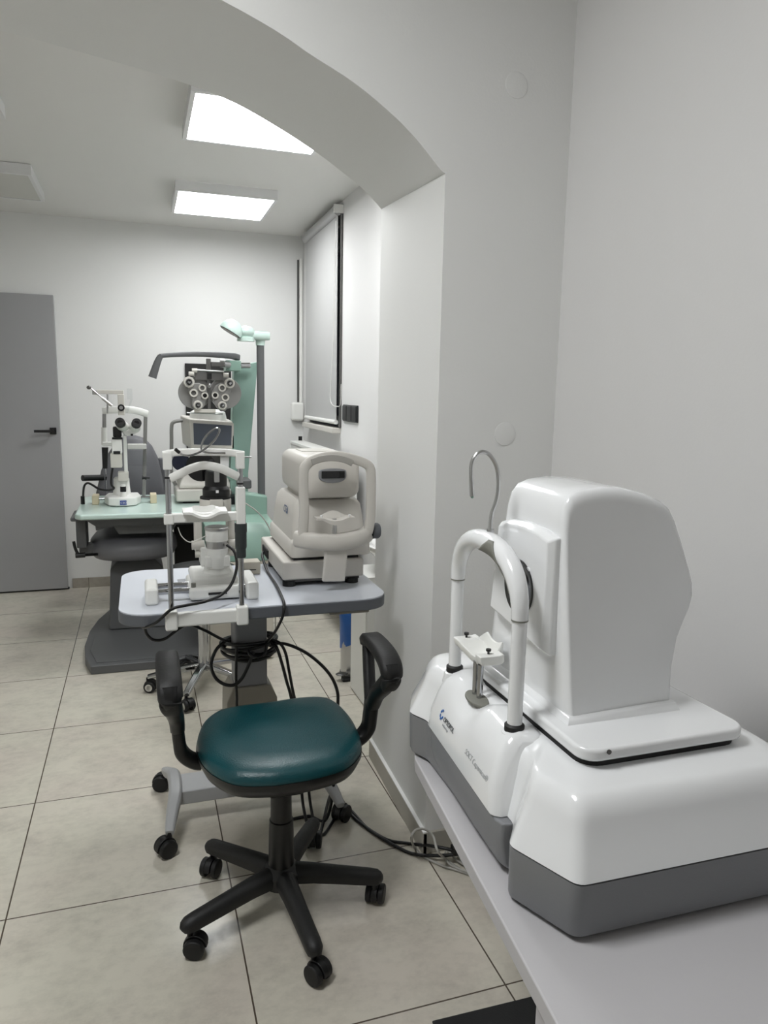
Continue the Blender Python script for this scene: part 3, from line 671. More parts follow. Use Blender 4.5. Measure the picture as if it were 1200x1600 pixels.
MB().strip([(xL+.006, hy_-.004, 1.190), (xL+.03, hy_-.012, 1.203), (xL+.065, hy_-.02, 1.220), (.165, hy_-.022, 1.227), (xR_-.062, hy_-.02, 1.220), (xR_-.03, hy_-.012, 1.205), (xR_-.006, hy_-.004, 1.192)], .009, .023, upv=(0, 0, 1)).build('forehead_band', 'white_plastic', t, ang=50)
MB().cyl((xR_+.01, hy_, 1.247), (xR_+.032, hy_, 1.247), .0022).build('pin', 'steel', t)
cb = MB().box(xL-.014, xR_+.014, hy_-.010, hy_+.010, 1.066, 1.092).box(xL-.014, xL+.013, hy_-.013, hy_+.013, 1.062, 1.092).box(xR_-.013, xR_+.013, hy_-.013, hy_+.013, 1.055, 1.163).build('chin_bar', 'white_plastic', t, bevel=.004)
secs = []
for i in range(15):
    f = i/14; x = .105+(.225-.105)*f; k = math.sin(math.pi*min(max((f-.18)/.64, 0), 1)); zt = 1.099-.014*k
    secs.append([(x, hy_-.030, zt), (x, hy_+.018, zt+.004), (x, hy_+.024, zt+.004+.016*min(1, 1.6*k)), (x, hy_+.028, zt+.004+.016*min(1, 1.6*k)), (x, hy_+.028, zt-.008), (x, hy_-.030, zt-.007)])
MB().loft(secs).build('chin_cup', 'white_plastic', t, ang=40)
MB().lathe([(.0155, .985), (.0165, .99), (.0165, 1.03), (.0175, 1.034), (.0175, 1.058)], (xR_, hy_, 0)).lathe([(.0135, .958), (.014, .962), (.014, .99)], (xR_, hy_, 0)).build('height_grip', 'dark_sleeve', t)
gl = [(352, 708), (318, 706), (316, 692), (325, 678), (338, 669), (343, 673), (335, 688), (318, 703), (300, 711), (287, 711), (280, 707)]
gl = [AY(p[0], p[1], 2.075-.008*i*.5) for i, p in enumerate(gl)]
g = MB().tube(gl, .0028).build('fixation_lamp', 'chrome', t)
MB().cyl(gl[-1], AY(274, 702, 2.03), .0048).build('lamp_tip', 'black_plastic', g)
wr = [AY(*p, 2.1) for p in ((278, 824), (284, 838), (296, 847), (310, 843), (322, 837))]
MB().tube(wr, .0014, n=6).build('wire', 'cable_white', t)
# things on the table
tag(MB().prism([AZ(277, 906, TZ+.0004), AZ(295, 904, TZ+.0004), AZ(297, 920, TZ+.0004), AZ(281, 921, TZ+.0004)], (0, 0, .0012)).build('card', 'card_grey', smooth=False), 'small grey card lying on the castor table left of the slit lamp base', 'card')
a0 = AZ(392, 898, TZ)
t = thing('adapter_box', 'small beige box on the castor table behind the right slit lamp rail end', 'box', (a0.x, a0.y, TZ))
MB().box(a0.x-.038, a0.x+.034, a0.y, a0.y+.06, TZ, TZ+.045).build('case', 'cardboard', t, bevel=.004)
MB().box(a0.x-.028, a0.x+.018, a0.y-.002, a0.y+.001, TZ+.016, TZ+.019).build('slot', 'seam_dark', t)
# ------------------------------------------------------------------ autorefractor on the table (patient side toward camera)
t = thing('tonometer', 'cream eye-testing instrument with looped head frame on the right half of the castor table', 'eye tester', (.57, 2.5, TZ))
rx0, rx1, ry0, ry1 = .425, .700, 2.305, 2.755
for (x, y) in ((.452, 2.335), (.665, 2.33), (.452, 2.70), (.665, 2.70)):
    yy = min(y, 2.62)
    MB().cyl((x, yy, TZ), (x, yy, TZ+.018), .022).build('rubber_foot', 'black_rubber', t)
MB().box(rx0+.012, rx1-.012, ry0+.015, ry1-.02, TZ+.014, TZ+.026).build('underside', 'gunmetal', t)
MB().box(rx0, rx1, ry0, ry1, TZ+.024, TZ+.085).build('base', 'warm_cream', t, bevel=.007)
MB().box(rx0+.04, rx1-.015, ry0+.02, ry1-.02, TZ+.084, TZ+.096).build('slide_gap', 'seam_dark', t)
cxr = .575; 
MB().loft([[(x, y, z) for x, y in rr(rx0+.030-i_, rx1+.028+i_*.2, ry0+.012, ry1-.01, .02, 3)] for z, i_ in ((TZ+.094, .0), (TZ+.140, .0), (TZ+.152, -.012))]).build('body_skirt', 'warm_cream', t, bevel=.004, ang=50)
def trap(z, x0, x1, y0, y1, r=.025): return [(x, y, z) for x, y in rr(x0, x1, y0, y1, r, 4)]
MB().loft([trap(.94, .462, .718, 2.335, 2.735), trap(1.02, .470, .712, 2.35, 2.725), trap(1.062, .478, .706, 2.36, 2.72), trap(1.078, .490, .694, 2.372, 2.705)]).build('body', 'warm_cream', t, bevel=.004, ang=50)
MB().box(.51, .675, 2.40, 2.66, 1.074, 1.092).build('neck', 'cream_plastic', t)
MB().loft([[(x, y, z) for x, z in rr(.488+k, .690-k, 1.088+k, 1.228-k*.6, .030, 5)] for y, k in ((2.318, .016), (2.325, .006), (2.345, 0), (2.50, 0), (2.66, .002), (2.72, .012), (2.735, .03))]).build('measuring_head', 'warm_cream', t, ang=50)
MB().box(.53, .63, 2.50, 2.62, 1.225, 1.231).build('top_plate', 'cream_plastic', t, bevel=.003)
# lens window
cxw, czw = .592, 1.166
win_o = [(cxw+.047*math.cos(a)*(1 if math.sin(a) < 0 else 1.0), czw+(.026 if math.sin(a) < 0 else .022)*math.copysign(abs(math.sin(a))**(.75 if math.sin(a) < 0 else .35), math.sin(a))) for a in [2*math.pi*i/36 for i in range(36)]]
lw = MB().prism([(x, 2.321, z) for x, z in win_o], (0, -.008, 0)).build('lens_frame', 'table_metal', t, bevel=.003, ang=50)
MB().box(cxw-.038, cxw+.040, 2.309, 2.314, czw-.010, czw+.014).build('lens_window', 'lens_black', lw, bevel=.003)
MB().box(cxw+.022, cxw+.038, 2.307, 2.310, czw-.008, czw+.012).build('sensor_window', 'seam_dark', lw)
# head frame
hf = 2.235
fr = MB()
fr.strip([(.476, hf, .985), (.480, hf, 1.06), (.478, hf, 1.13), (.478, hf, 1.185), (.484, hf, 1.204), (.505, hf, 1.222), (.535, hf, 1.232), (.575, hf, 1.236), (.615, hf, 1.232), (.65, hf, 1.222), (.683, hf, 1.208), (.695, hf, 1.193), (.698, hf, 1.17), (.699, hf, 1.11), (.698, hf, 1.03), (.690, hf, .985)], .030, .019, upv=(0, .02, 1) if False else (.001, 1, 0), sm=6)
fr.build('head_frame', 'warm_cream', t, ang=50)
bp_ = [AY(px, py, 2.217) for px, py in ((487, 722), (503, 717), (520, 715.5), (537, 718), (551, 724))]
MB().strip(bp_, .006, .020, upv=(0, 0, 1), sm=6).build('brow_pad', 'brow_grey', t, bevel=.001)
low = [(.462, 2.262, .972), (.50, 2.222, .970), (.575, 2.205, .966), (.655, 2.222, .972), (.698, 2.262, .978)]
MB().strip(low, .040, .052, upv=(0, 0, 1), sm=8).build('lower_frame', 'warm_cream', t, bevel=.004, ang=50)
MB().cyl((.705, 2.262, .986), (.712, 2.262, .986), .022).build('knob_collar', 'seam_dark', t)
MB().lathe([(.024, 0), (.026, .003), (.026, .020), (.022, .026), (0, .026)], (.712, 2.262, .986), (1, 0, 0), 24).build('height_knob', 'table_edge', t)
MB().strip([(.578, 2.215, .965), (.578, 2.212, .93), (.576, 2.216, .88), (.574, 2.226, .836)], .075, .018, upv=(0, 1, .2), sm=6).build('frame_stem', 'warm_cream', t, bevel=.004)
MB().cyl((.573, 2.213, .988), (.573, 2.213, 1.04), .0075).build('chin_post', 'steel', t)
secs = []
for i in range(17):
    f = i/16; x = .512+.122*f; k = max(0, math.sin(math.pi*(f-.16)/.68)) if .16 < f < .84 else 0
    secs.append([(x, 2.19, 1.046-.010*k), (x, 2.225, 1.046-.006*k), (x, 2.234, 1.046+.016*k), (x, 2.238, 1.046+.016*k), (x, 2.238, 1.040-.004*k), (x, 2.19, 1.040-.018*k)])
cr_ = MB().loft(secs).build('chin_rest', 'warm_cream', t, ang=50)
for x in (.528, .618): MB().lathe([(.002, 0), (.002, .004), (.004, .005), (.004, .008), (0, .008)], (x, 2.20, 1.046)).build('paper_pin', 'print_white', cr_)
MB().box(rx0-.004, rx0+.001, 2.58, 2.70, TZ+.036, TZ+.066).build('inlet', 'seam_dark', t)
tp = AX(443, 798, .4668)
lettering('model_text', 'CTal', .036, (tp.x, tp.y, tp.z), (.0, -1, 0), (.1, 0, 1), 'print_blue', t, off=.0003)
# ------------------------------------------------------------------ examination unit at the back
t = thing('ophthalmic_unit', 'grey and mint examination unit with table arm, tall lamp pole and slanted column', 'examination unit', (.1, 4.4, 0))
bp = [(-.275, 3.81), (.30, 3.80), (.30, 4.10), (.64, 4.10), (.64, 5.05), (-.12, 5.05), (-.20, 4.90), (-.28, 4.62), (-.315, 4.40), (-.325, 4.15), (-.31, 3.95)]
MB().zprism(bp, 0, .045).build('base_plate', 'unit_grey', t, bevel=.006)
MB().zprism([(-.25, 3.85), (.28, 3.84), (.28, 4.30), (-.28, 4.30), (-.29, 4.05)], .045, .049).build('foot_plate', 'unit_grey', t, bevel=.002)
MB().box(.315, .648, 3.79, 4.08, .012, .55).build('console_cabinet', 'unit_beige', t, bevel=.006)
MB().xprism([(3.79, .55), (3.79, .715), (3.80, .725), (4.08, .74), (4.08, .55)], .305, .50).build('console_side', 'mint', t, bevel=.012)
MB().xprism([(3.78, .55), (3.78, .748), (3.785, .756), (4.00, .768), (4.00, .55)], .485, .652).build('console', 'mint', t, bevel=.012, seg=4)
MB().yprism([(.485, .55), (.652, .55), (.652, .868), (.485, .892)], 3.985, 4.085).build('console_back', 'mint', t, bevel=.014, seg=4)
MB().cyl((.628, 4.045, .85), (.628, 4.045, 1.678), .0205).build('lamp_pole', 'unit_grey', t)
la = MB().lathe([(.024, 1.675), (.027, 1.73)], (.628, 4.045, 0)).strip([AY(420, 525.5, 4.045), AY(405, 525, 4.04), AY(385, 523, 4.02), AY(370, 519, 4.0)], lambda f: .055+.03*math.sin(math.pi*f), lambda f: .042, upv=(0, 0, 1))
la.ell(AY(384, 519, 4.01), .048, .05, .034).lathe([(.045, -.018), (.045, 0), (.03, .01), (0, .01)], AY(384, 528, 4.01), (0, 0, 1)).cyl(AY(409, 518, 4.045), AY(409, 523, 4.045), .03)
la = la.build('lamp_arm', 'mint_pale', t, ang=50)
c = AY(362, 515, 3.98)
dm = MB(); ax = V((-.50, .02, -.86)).normalized()
dm.lathe([(.0, -.052), (.028, -.046), (.05, -.026), (.060, .0), (.060, .014), (.052, .014)], c, ax, 28).build('lamp_head', 'mint_pale', la, ang=60)
MB().lathe([(.050, .012), (.050, .016), (.0, .016)], c, ax, 28).build('lamp_lens', 'panel_off', la)
MB().lathe([(.056, .0125), (.056, .0175), (.049, .0175), (.049, .0125)], c, ax, 28).build('lamp_rim', 'unit_grey', la)
Yc = 4.40
q = [AY(366, 572, Yc), AY(403, 565, Yc), AY(388, 740, Yc), AY(360, 740, Yc)]
bot = [V((q[2].x-.01, Yc, .045)), V((q[3].x-.02, Yc, .045))]
MB().prism([q[0], q[1], q[2]]+bot+[q[3]], (0, .10, 0)).build('column', 'mint_deep', t, bevel=.006)
a_, b_ = AY(352, 563, 4.33), AY(373, 580, 4.33)
MB().box(a_.x, b_.x+.01, 4.30, 4.42, b_.z, a_.z).build('arm_head', 'mint', t, bevel=.004)
MB().cyl(AY(370, 571, 4.32), AY(390, 571, 4.34), .016).build('arm_pin', 'chrome', t)
MB().strip([AY(372, 559, 4.34), AY(360, 556, 4.30), AY(320, 553.5, 4.25), AY(280, 554, 4.22), AY(250, 556, 4.2)], .03, lambda f: .038-.016*f, upv=(0, 0, 1)).build('upper_arm', 'unit_grey', t, ang=50)
MB().strip([AY(251, 556, 4.2), AY(246, 566, 4.2), AY(238, 590, 4.2)], .030, lambda f: .028+.016*f, upv=(1, 0, 0), sm=4).build('reading_rod', 'unit_grey', t, ang=50)
mtop = [(-.315, 4.11), (.52, 4.10), (.55, 4.13), (.55, 4.83), (-.30, 4.86), (-.345, 4.80), (-.345, 4.15)]
MB().zprism(mtop, .742, .772).build('tabletop', 'mint_pale', t, bevel=.010, seg=3)
MB().loft([[(x, y, .742) for x, y in ((-.30, 4.14), (.50, 4.13), (.50, 4.80), (-.28, 4.80))], [(x, y, .69) for x, y in ((-.24, 4.18), (.46, 4.17), (.46, 4.74), (-.22, 4.74))]]).build('table_underside', 'unit_grey', t, bevel=.01)
MB().loft([[(x, y, .69) for x, y in ((-.16, 4.22), (.18, 4.22), (.18, 4.5), (-.16, 4.5))], [(x, y, .635) for x, y in ((-.13, 4.24), (.15, 4.24), (.15, 4.5), (-.13, 4.5))]]).build('table_bracket', 'unit_grey', t, bevel=.006)
MB().box(.18, .50, 4.62, 4.74, .045, .70).build('table_post', 'board_black', t, bevel=.005)
dsh = MB().ell(AY(368, 745, 4.3), .05, .04, .022).build('control_dial', 'mint', t)
MB().box(*sorted((AY(372, 752, 4.2).x, AY(391, 752, 4.2).x)), 4.14, 4.30, AY(380, 762, 4.2).z, AY(380, 748, 4.2).z).build('control_pad', 'unit_grey', t, bevel=.01)
# patient chair
t = thing('examination_chair', 'grey vinyl patient chair with rounded backrest behind the mint table', 'chair', (-.05, 4.6, .05))
def egg(cx, cy, rx, ry, z, k=1., n=36):
    return [(cx+rx*k*math.copysign(abs(math.cos(a))**.75, math.cos(a)), cy+ry*k*math.copysign(abs(math.sin(a))**.75, math.sin(a)), z) for a in [2*math.pi*i/n for i in range(n)]]
MB().loft([egg(-.055, 4.52, .245, .30, .468, .72), egg(-.055, 4.52, .245, .30, .482, .92), egg(-.055, 4.52, .245, .30, .515, 1.), egg(-.055, 4.52, .245, .30, .560, .98), egg(-.055, 4.52, .245, .30, .59, .88), egg(-.055, 4.52, .245, .30, .603, .6), egg(-.055, 4.52, .245, .30, .603, .05)]).build('seat', 'seat_vinyl', t, ang=80)
MB().loft([[(x, y, .045) for x, y in ((-.21, 4.38), (.14, 4.37), (.14, 4.72), (-.21, 4.72))], [(x, y, .20) for x, y in ((-.20, 4.40), (.13, 4.39), (.13, 4.70), (-.20, 4.70))], [(x, y, .40) for x, y in ((-.19, 4.42), (.10, 4.41), (.10, 4.68), (-.19, 4.68))], [(x, y, .445) for x, y in ((-.15, 4.44), (.06, 4.44), (.06, 4.66), (-.15, 4.66))]]).build('pedestal', 'unit_grey', t, bevel=.012)
MB().box(-.13, .05, 4.44, 4.66, .44, .472).build('seat_support', 'unit_grey', t)
MB().cyl((-.02, 4.52, .40), (-.02, 4.52, .47), .05).build('lift_sleeve', 'steel', t)
# backrest outline from the sight lines at its depth
Yb = 4.98
bo = [(146, 800), (150, 770), (158, 735), (168, 710), (180, 693), (195, 683), (210, 681), (226, 686), (238, 698), (247, 716), (254, 745), (259, 775), (262, 800)]
bo = [AY(px, py, Yb) for px, py in bo]
cb_ = sum(bo, V((0, 0, 0)))/len(bo)
def bk(k, dy): return [(cb_.x+(p.x-cb_.x)*k, Yb+dy+(p.z-.6)*.10, cb_.z+(p.z-cb_.z)*k) for p in bo+[bo[-1]+V((-.01, 0, -.12)), bo[0]+V((.01, 0, -.12))]]
MB().loft([bk(.90, -.035), bk(.97, -.02), bk(1., .0), bk(1., .05), bk(.94, .07)]).build('backrest', 'backrest_vinyl', t, ang=60)
MB().prism([AY(247, 716, 5.05), AY(262, 716, 5.05), AY(266, 735, 5.05), AY(266, 790, 5.05), AY(250, 790, 5.05)], (0, .06, 0)).build('side_wing', 'backrest_vinyl', t, bevel=.008)
MB().box(-.12, .06, 5.0, 5.08, .50, .75).build('back_support', 'board_black', t)
MB().box(-.375, -.285, 4.24, 4.50, .715, .738).build('arm_cap', 'unit_grey', t, bevel=.009)
MB().box(-.352, -.300, 4.28, 4.46, .56, .716).build('arm_post', 'unit_grey', t, bevel=.005)
MB().box(-.345, -.20, 4.34, 4.42, .50, .566).build('arm_bracket', 'unit_grey', t, bevel=.005)
lv = [AY(115, 846, 4.22), AY(118, 858, 4.22), AY(124, 867, 4.22), AY(135, 867, 4.24), AY(152, 866, 4.30)]
MB().tube(lv, .008).build('lever', 'black_plastic', t)
MB().cyl(AY(118, 868, 4.22), AY(133, 867, 4.22), .014).build('lever_grip', 'black_plastic', t)
MB().cyl(AY(129, 747, 4.90), AY(166, 746, 4.99), .019).build('arm_pad', 'black_plastic', t)
# ------------------------------------------------------------------ second slit lamp on the mint table
MT = .772
t = thing('slit_lamp', 'cream slit lamp with black eyepieces on the mint-topped unit table', 'slit lamp', (-.09, 4.5, MT))
Ys = 4.50
for px in (150, 240):
    c = AY(px, 790, Ys)
    MB().box(c.x-.018, c.x+.018, Ys-.04, Ys+.06, MT, MT+.052).build('rail_block', 'ivory', t, bevel=.004)
c0, c1 = AY(150, 775, Ys), AY(240, 775, Ys)
MB().cyl((c0.x, Ys, MT+.03), (c1.x, Ys, MT+.03), .009).build('rail', 'chrome', t)
cb2 = AY(192, 785, 4.45).x
MB().loft([[(cb2-.10, 4.48, z), (cb2-.075, 4.38, z), (cb2-.03, 4.355, z), (cb2+.03, 4.355, z), (cb2+.075, 4.38, z), (cb2+.10, 4.48, z), (cb2+.085, 4.60, z), (cb2-.085, 4.60, z)] for z in (MT+.003, MT+.05)]).build('base', 'white_plastic', t, bevel=.008)
MB().box(cb2-.018+.005, cb2+.022, 4.3515, 4.356, MT+.012, MT+.036).build('badge', 'label_blue', t)
lettering('badge_text', 'CSO', .016, (cb2-.010, 4.3512, MT+.018), (1, 0, 0), (0, 0, 1), 'print_white', t)
MB().lathe([(.018, MT+.05), (.015, MT+.07), (.016, MT+.075), (.016, MT+.078)], (cb2+.005, 4.42, 0)).lathe([(.014, MT+.108), (.012, MT+.118), (0, MT+.12)], (cb2+.005, 4.42, 0)).build('joystick_base', 'white_plastic', t)
MB().lathe([(.0165, MT+.078), (.0165, MT+.108)], (cb2+.005, 4.42, 0)).build('joystick_grip', 'black_plastic', t)
MB().lathe([(.05, MT+.05), (.045, MT+.10), (.044, MT+.14), (.036, MT+.15)], (cb2-.005, 4.53, 0)).build('pivot', 'white_plastic', t)
def ybox(px0, px1, py0, py1, y, dep): # upright box between sight lines at depth y
    a, b2 = AY(px0, py0, y), AY(px1, py1, y); return (min(a.x, b2.x), max(a.x, b2.x), y, y+dep, min(a.z, b2.z), max(a.z, b2.z))
MB().box(*ybox(192, 200, 680, 745, 4.47, .05)).build('microscope_column', 'white_plastic', t, bevel=.004)
MB().box(*ybox(184, 201, 738, 752, 4.46, .08)).build('arm_joint', 'cream_plastic', t, bevel=.004)
MB().box(*ybox(174, 191, 685, 709, 4.42, .08)).build('lamp_body', 'white_plastic', t, bevel=.005)
MB().box(*ybox(172, 191, 709, 731, 4.42, .08)).build('lamp_lower_body', 'cream_plastic', t, bevel=.005)
MB().box(*ybox(177, 188, 705, 709.5, 4.416, .01)).build('lamp_window', 'seam_dark', t, bevel=.002)
MB().box(*ybox(176, 190, 667, 683, 4.44, .07)).build('filter_box', 'black_plastic', t, bevel=.006)
MB().box(*ybox(175, 191, 684, 686.5, 4.415, .06)).build('filter_ring', 'seam_dark', t)
le, re = AY(187.5, 660, 4.36), AY(213.5, 661, 4.36)
for e, tx in ((le, .012), (re, -.012)):
    e2 = e+V((tx, .13, -.03))
    o = MB().cyl(e+V((0, .03, -.006)), e2, .029, .033).build('eyepiece_tube', 'white_plastic', t)
    MB().lathe([(.024, -.012), (.0265, -.006), (.0265, .035), (.022, .035)], e, (e2-e), 24).build('eyecup', 'black_rubber', o)
    MB().cyl(e+V((0, -.0125, .0)), e+V((0, -.0115, 0)), .014).build('eye_lens', 'lens_black', o)
cm = (le+re)/2
MB().prism([AY(183, 662, 4.46), AY(192, 670, 4.46), AY(199, 672, 4.46), AY(208, 670, 4.46), AY(218, 664, 4.46), AY(214, 676, 4.46), AY(204, 681, 4.46), AY(194, 680, 4.46)], (0, .11, 0)).build('binocular_body', 'white_plastic', t, bevel=.008)
MB().box(*ybox(204, 208, 678, 681, 4.44, .02)).build('magnifier_lever', 'black_plastic', t)
MB().box(*ybox(183.5, 195, 616, 649, 4.47, .06)).build('tonometer_stand', 'cream_plastic', t, bevel=.004)
k_ = AY(189.3, 637, 4.46)
o = MB().cyl((k_.x, 4.47, k_.z), (k_.x, 4.45, k_.z), .019).build('knob', 'black_plastic', t)
MB().cyl((k_.x, 4.451, k_.z), (k_.x, 4.446, k_.z), .010).build('knob_cap', 'steel', o)
MB().box(*ybox(150, 193, 609, 616, 4.48, .04)).build('tonometer_arm', 'cream_plastic', t, bevel=.003)
MB().box(*ybox(144, 152, 609.5, 617, 4.475, .05)).build('arm_clamp', 'steel', t, bevel=.003)
MB().cyl(AY(140, 605, 4.46), AY(162, 624, 4.46), .004).cyl(AY(160, 622, 4.46), AY(175, 634, 4.46), .0085).build('weight_rod', 'steel', t)
MB().ell(AY(139, 605.5, 4.46), .013, .013, .011).build('rod_knob', 'gunmetal', t)
MB().box(*ybox(198, 207, 607, 624, 4.60, .02)).prism([AY(204, 624, 4.6), AY(207, 624, 4.6), AY(200, 645, 4.6), AY(197, 645, 4.6)], (0, .02, 0)).build('splash_guard', 'clear_glass', t)
MB().cyl(AY(168, 616, 4.55), AY(168, 646, 4.55), .005).build('stay', 'steel', t)
Yh = 4.74
top = [AY(px, py, Yh-.05*math.sin(math.pi*(px-161)/69)) for px, py in ((161, 642), (170, 641), (185, 640), (200, 640), (215, 642), (230, 647))]
MB().strip(top, .02, .042, upv=(0, 0, 1)).build('forehead_band', 'white_plastic', t, ang=50)
for (px, y0, y1, px2) in ((163, 646, 690, 163), (227.5, 650, 785, 225)):
    zz = max(AY(px2, y1, Yh).z, MT)
    a = AY(px, y0, Yh); bq = AY(px2, y1, Yh); MB().cyl(a, (bq.x, Yh, zz), .011).build('post', 'phoropter_grey', t)
MB().cyl(AY(163, 668, Yh), AY(163, 695, Yh), .017).build('post_sleeve', 'white_plastic', t)
MB().box(*ybox(160, 176, 691, 697, Yh-.03, .05)).box(*ybox(199, 229, 694, 702, Yh-.03, .05)).build('chin_bar', 'white_plastic', t, bevel=.004)
MB().cyl(AY(164, 699, Yh), AY(164, 732, Yh), .019, .014).build('lower_grip', 'black_plastic', t)
MB().cyl(AY(164, 731, Yh), (AY(164, 731, Yh).x, Yh, MT), .006).build('lower_post', 'clear_glass', t)
MB().cyl(AY(222, 746, Yh), AY(229, 746.5, Yh), .014).cyl(AY(229, 746.5, Yh), AY(234, 746.5, Yh), .006).build('side_knob', 'black_plastic', t)
MB().box(*ybox(200, 230, 704, 728, Yh-.06, .004)).build('breath_shield', 'clear_glass', t)
cc_ = [AY(*p, 4.40) for p in ((176, 731), (174, 745), (174, 757), (178, 763))]+[AY(170, 766, 4.40), AY(155, 764, 4.42), AY(143, 757, 4.45), AY(136, 755, 4.48), AY(131, 762, 4.5), AY(129, 775, 4.5)]
cc_[-1].z = MT+.012; o = MB().tube(cc_, .0062).build('coiled_cable', 'cable_black', t)
MB().cyl(cc_[-1]+V((0, 0, .035)), cc_[-1]-V((0, 0, .012)), .011).build('plug', 'black_plastic', o)
# ------------------------------------------------------------------ refractor with screen on the mint table
t = thing('autorefractor', 'cream eye tester with a dark screen on the mint table, behind the front slit lamp', 'eye tester', (.34, 4.5, MT))
Yr = 4.40
b0 = ybox(275, 366, 762, 795, Yr, .36)
MB().box(b0[0], b0[1], Yr, Yr+.38, MT+.012, MT+.085).build('base', 'warm_cream', t, bevel=.012)
MB().box(b0[0]+.04, b0[1]-.04, Yr+.03, Yr+.34, MT, MT+.013).build('feet', 'black_rubber', t)
def rx(px): return AY(px, 760, Yr).x
MB().loft([[(rx(280), Yr+.02, MT+.086), (rx(362), Yr+.02, MT+.086), (rx(362), Yr+.36, MT+.086), (rx(280), Yr+.36, MT+.086)], [(rx(281), Yr+.02, MT+.11), (rx(361), Yr+.02, MT+.11), (rx(361), Yr+.36, MT+.11), (rx(281), Yr+.36, MT+.11)], [(rx(292), Yr+.09, MT+.19), (rx(352), Yr+.09, MT+.19), (rx(352), Yr+.33, MT+.19), (rx(292), Yr+.33, MT+.19)]]).build('sliding_body', 'warm_cream', t, bevel=.01)
MB().loft([[(rx(298), Yr+.10, 0), (rx(350), Yr+.10, 0), (rx(350), Yr+.32, 0), (rx(298), Yr+.32, 0)] for z in (0,)] and [[(rx(300), Yr+.10, z), (rx(348), Yr+.10, z), (rx(348), Yr+.32, z), (rx(300), Yr+.32, z)] for z in (MT+.185, MT+.34)]).build('neck', 'gunmetal', t, bevel=.01)
sc = [AY(294, 654, Yr), AY(368, 659, Yr), AY(368, 703, Yr), AY(298, 702, Yr)]
MB().loft([[(p.x, p.y, p.z) for p in sc], [(p.x, p.y+.04, p.z) for p in sc], [(cx_, Yr+.30, z_) for cx_, z_ in ((sc[0].x-.03, sc[0].z+.01), (sc[1].x-.02, sc[1].z+.01), (sc[2].x-.02, sc[2].z+.01), (sc[3].x-.03, sc[3].z+.01))]]).build('head', 'warm_cream', t, bevel=.010)
MB().loft([egg((sc[0].x+sc[1].x)/2-.01, Yr+.16, .11, .13, sc[0].z-.01), egg((sc[0].x+sc[1].x)/2-.01, Yr+.16, .10, .12, sc[0].z+.035), egg((sc[0].x+sc[1].x)/2-.01, Yr+.16, .07, .09, sc[0].z+.05)]).build('top_dome', 'white_plastic', t, ang=50)
s2 = [AY(302, 661, Yr-.002), AY(362, 665, Yr-.002), AY(361.5, 696, Yr-.002), AY(303, 694.5, Yr-.002)]
MB().prism([(p.x, Yr-.003, p.z) for p in s2], (0, .004, 0)).build('display', 'screen', t)
hp = [AY(*p, 4.62) for p in ((269, 790), (268, 740), (268, 690), (268, 668), (271, 660), (283, 657), (300, 654))]
hp[0].z = MT+.06; hp[0].x = b0[0]+.02
MB().tube(hp, .011).build('head_frame', 'phoropter_grey', t)
MB().cyl((rx(312), Yr+.02, 1.02), (rx(312), Yr+.12, 1.02), .05).build('side_lens', 'lens_blue', t)
MB().box(rx(352), rx(371), Yr+.02-.10, Yr+.12-.10, MT+.001, MT+.05).build('control_box', 'black_plastic', t, bevel=.004)
# ------------------------------------------------------------------ phoropter hanging from the arm
Yp = 4.22
t = thing('phoropter', 'grey refractor head of lens discs hanging from the unit arm', 'phoropter', AY(327, 605, Yp))
MB().box(*ybox(322.5, 330, 560, 592, Yp-.01, .03)).box(*ybox(330, 352, 565, 573, Yp-.01, .03)).build('hanger', 'phoropter_dark', t, bevel=.003)
MB().cyl(AY(346, 569, Yp), AY(357, 570, Yp+.06), .018).cyl(AY(344, 564, Yp), AY(350, 564, Yp), .012).build('hanger_joint', 'steel', t)
MB().box(*ybox(304, 349, 581, 595, Yp-.015, .05)).build('bridge', 'phoropter_dark', t, bevel=.004)
MB().cyl(AY(303, 578, Yp-.02), AY(350, 581, Yp-.02), .006).build('level_rod', 'steel', t)
for px, py in ((304, 579), (299, 584), (353, 586)):
    c = AY(px, py, Yp-.02); MB().cyl(c-V((.014, 0, 0)), c+V((.014, 0, 0)), .012).build('thumb_wheel', 'cream_plastic', t)
MB().box(*ybox(324, 331, 583, 592, Yp-.022, .01)).build('scale_window', 'seam_dark', t)
MB().ell(AY(327.5, 602, Yp-.03), .012, .012, .014).build('center_knob', 'chrome', t)
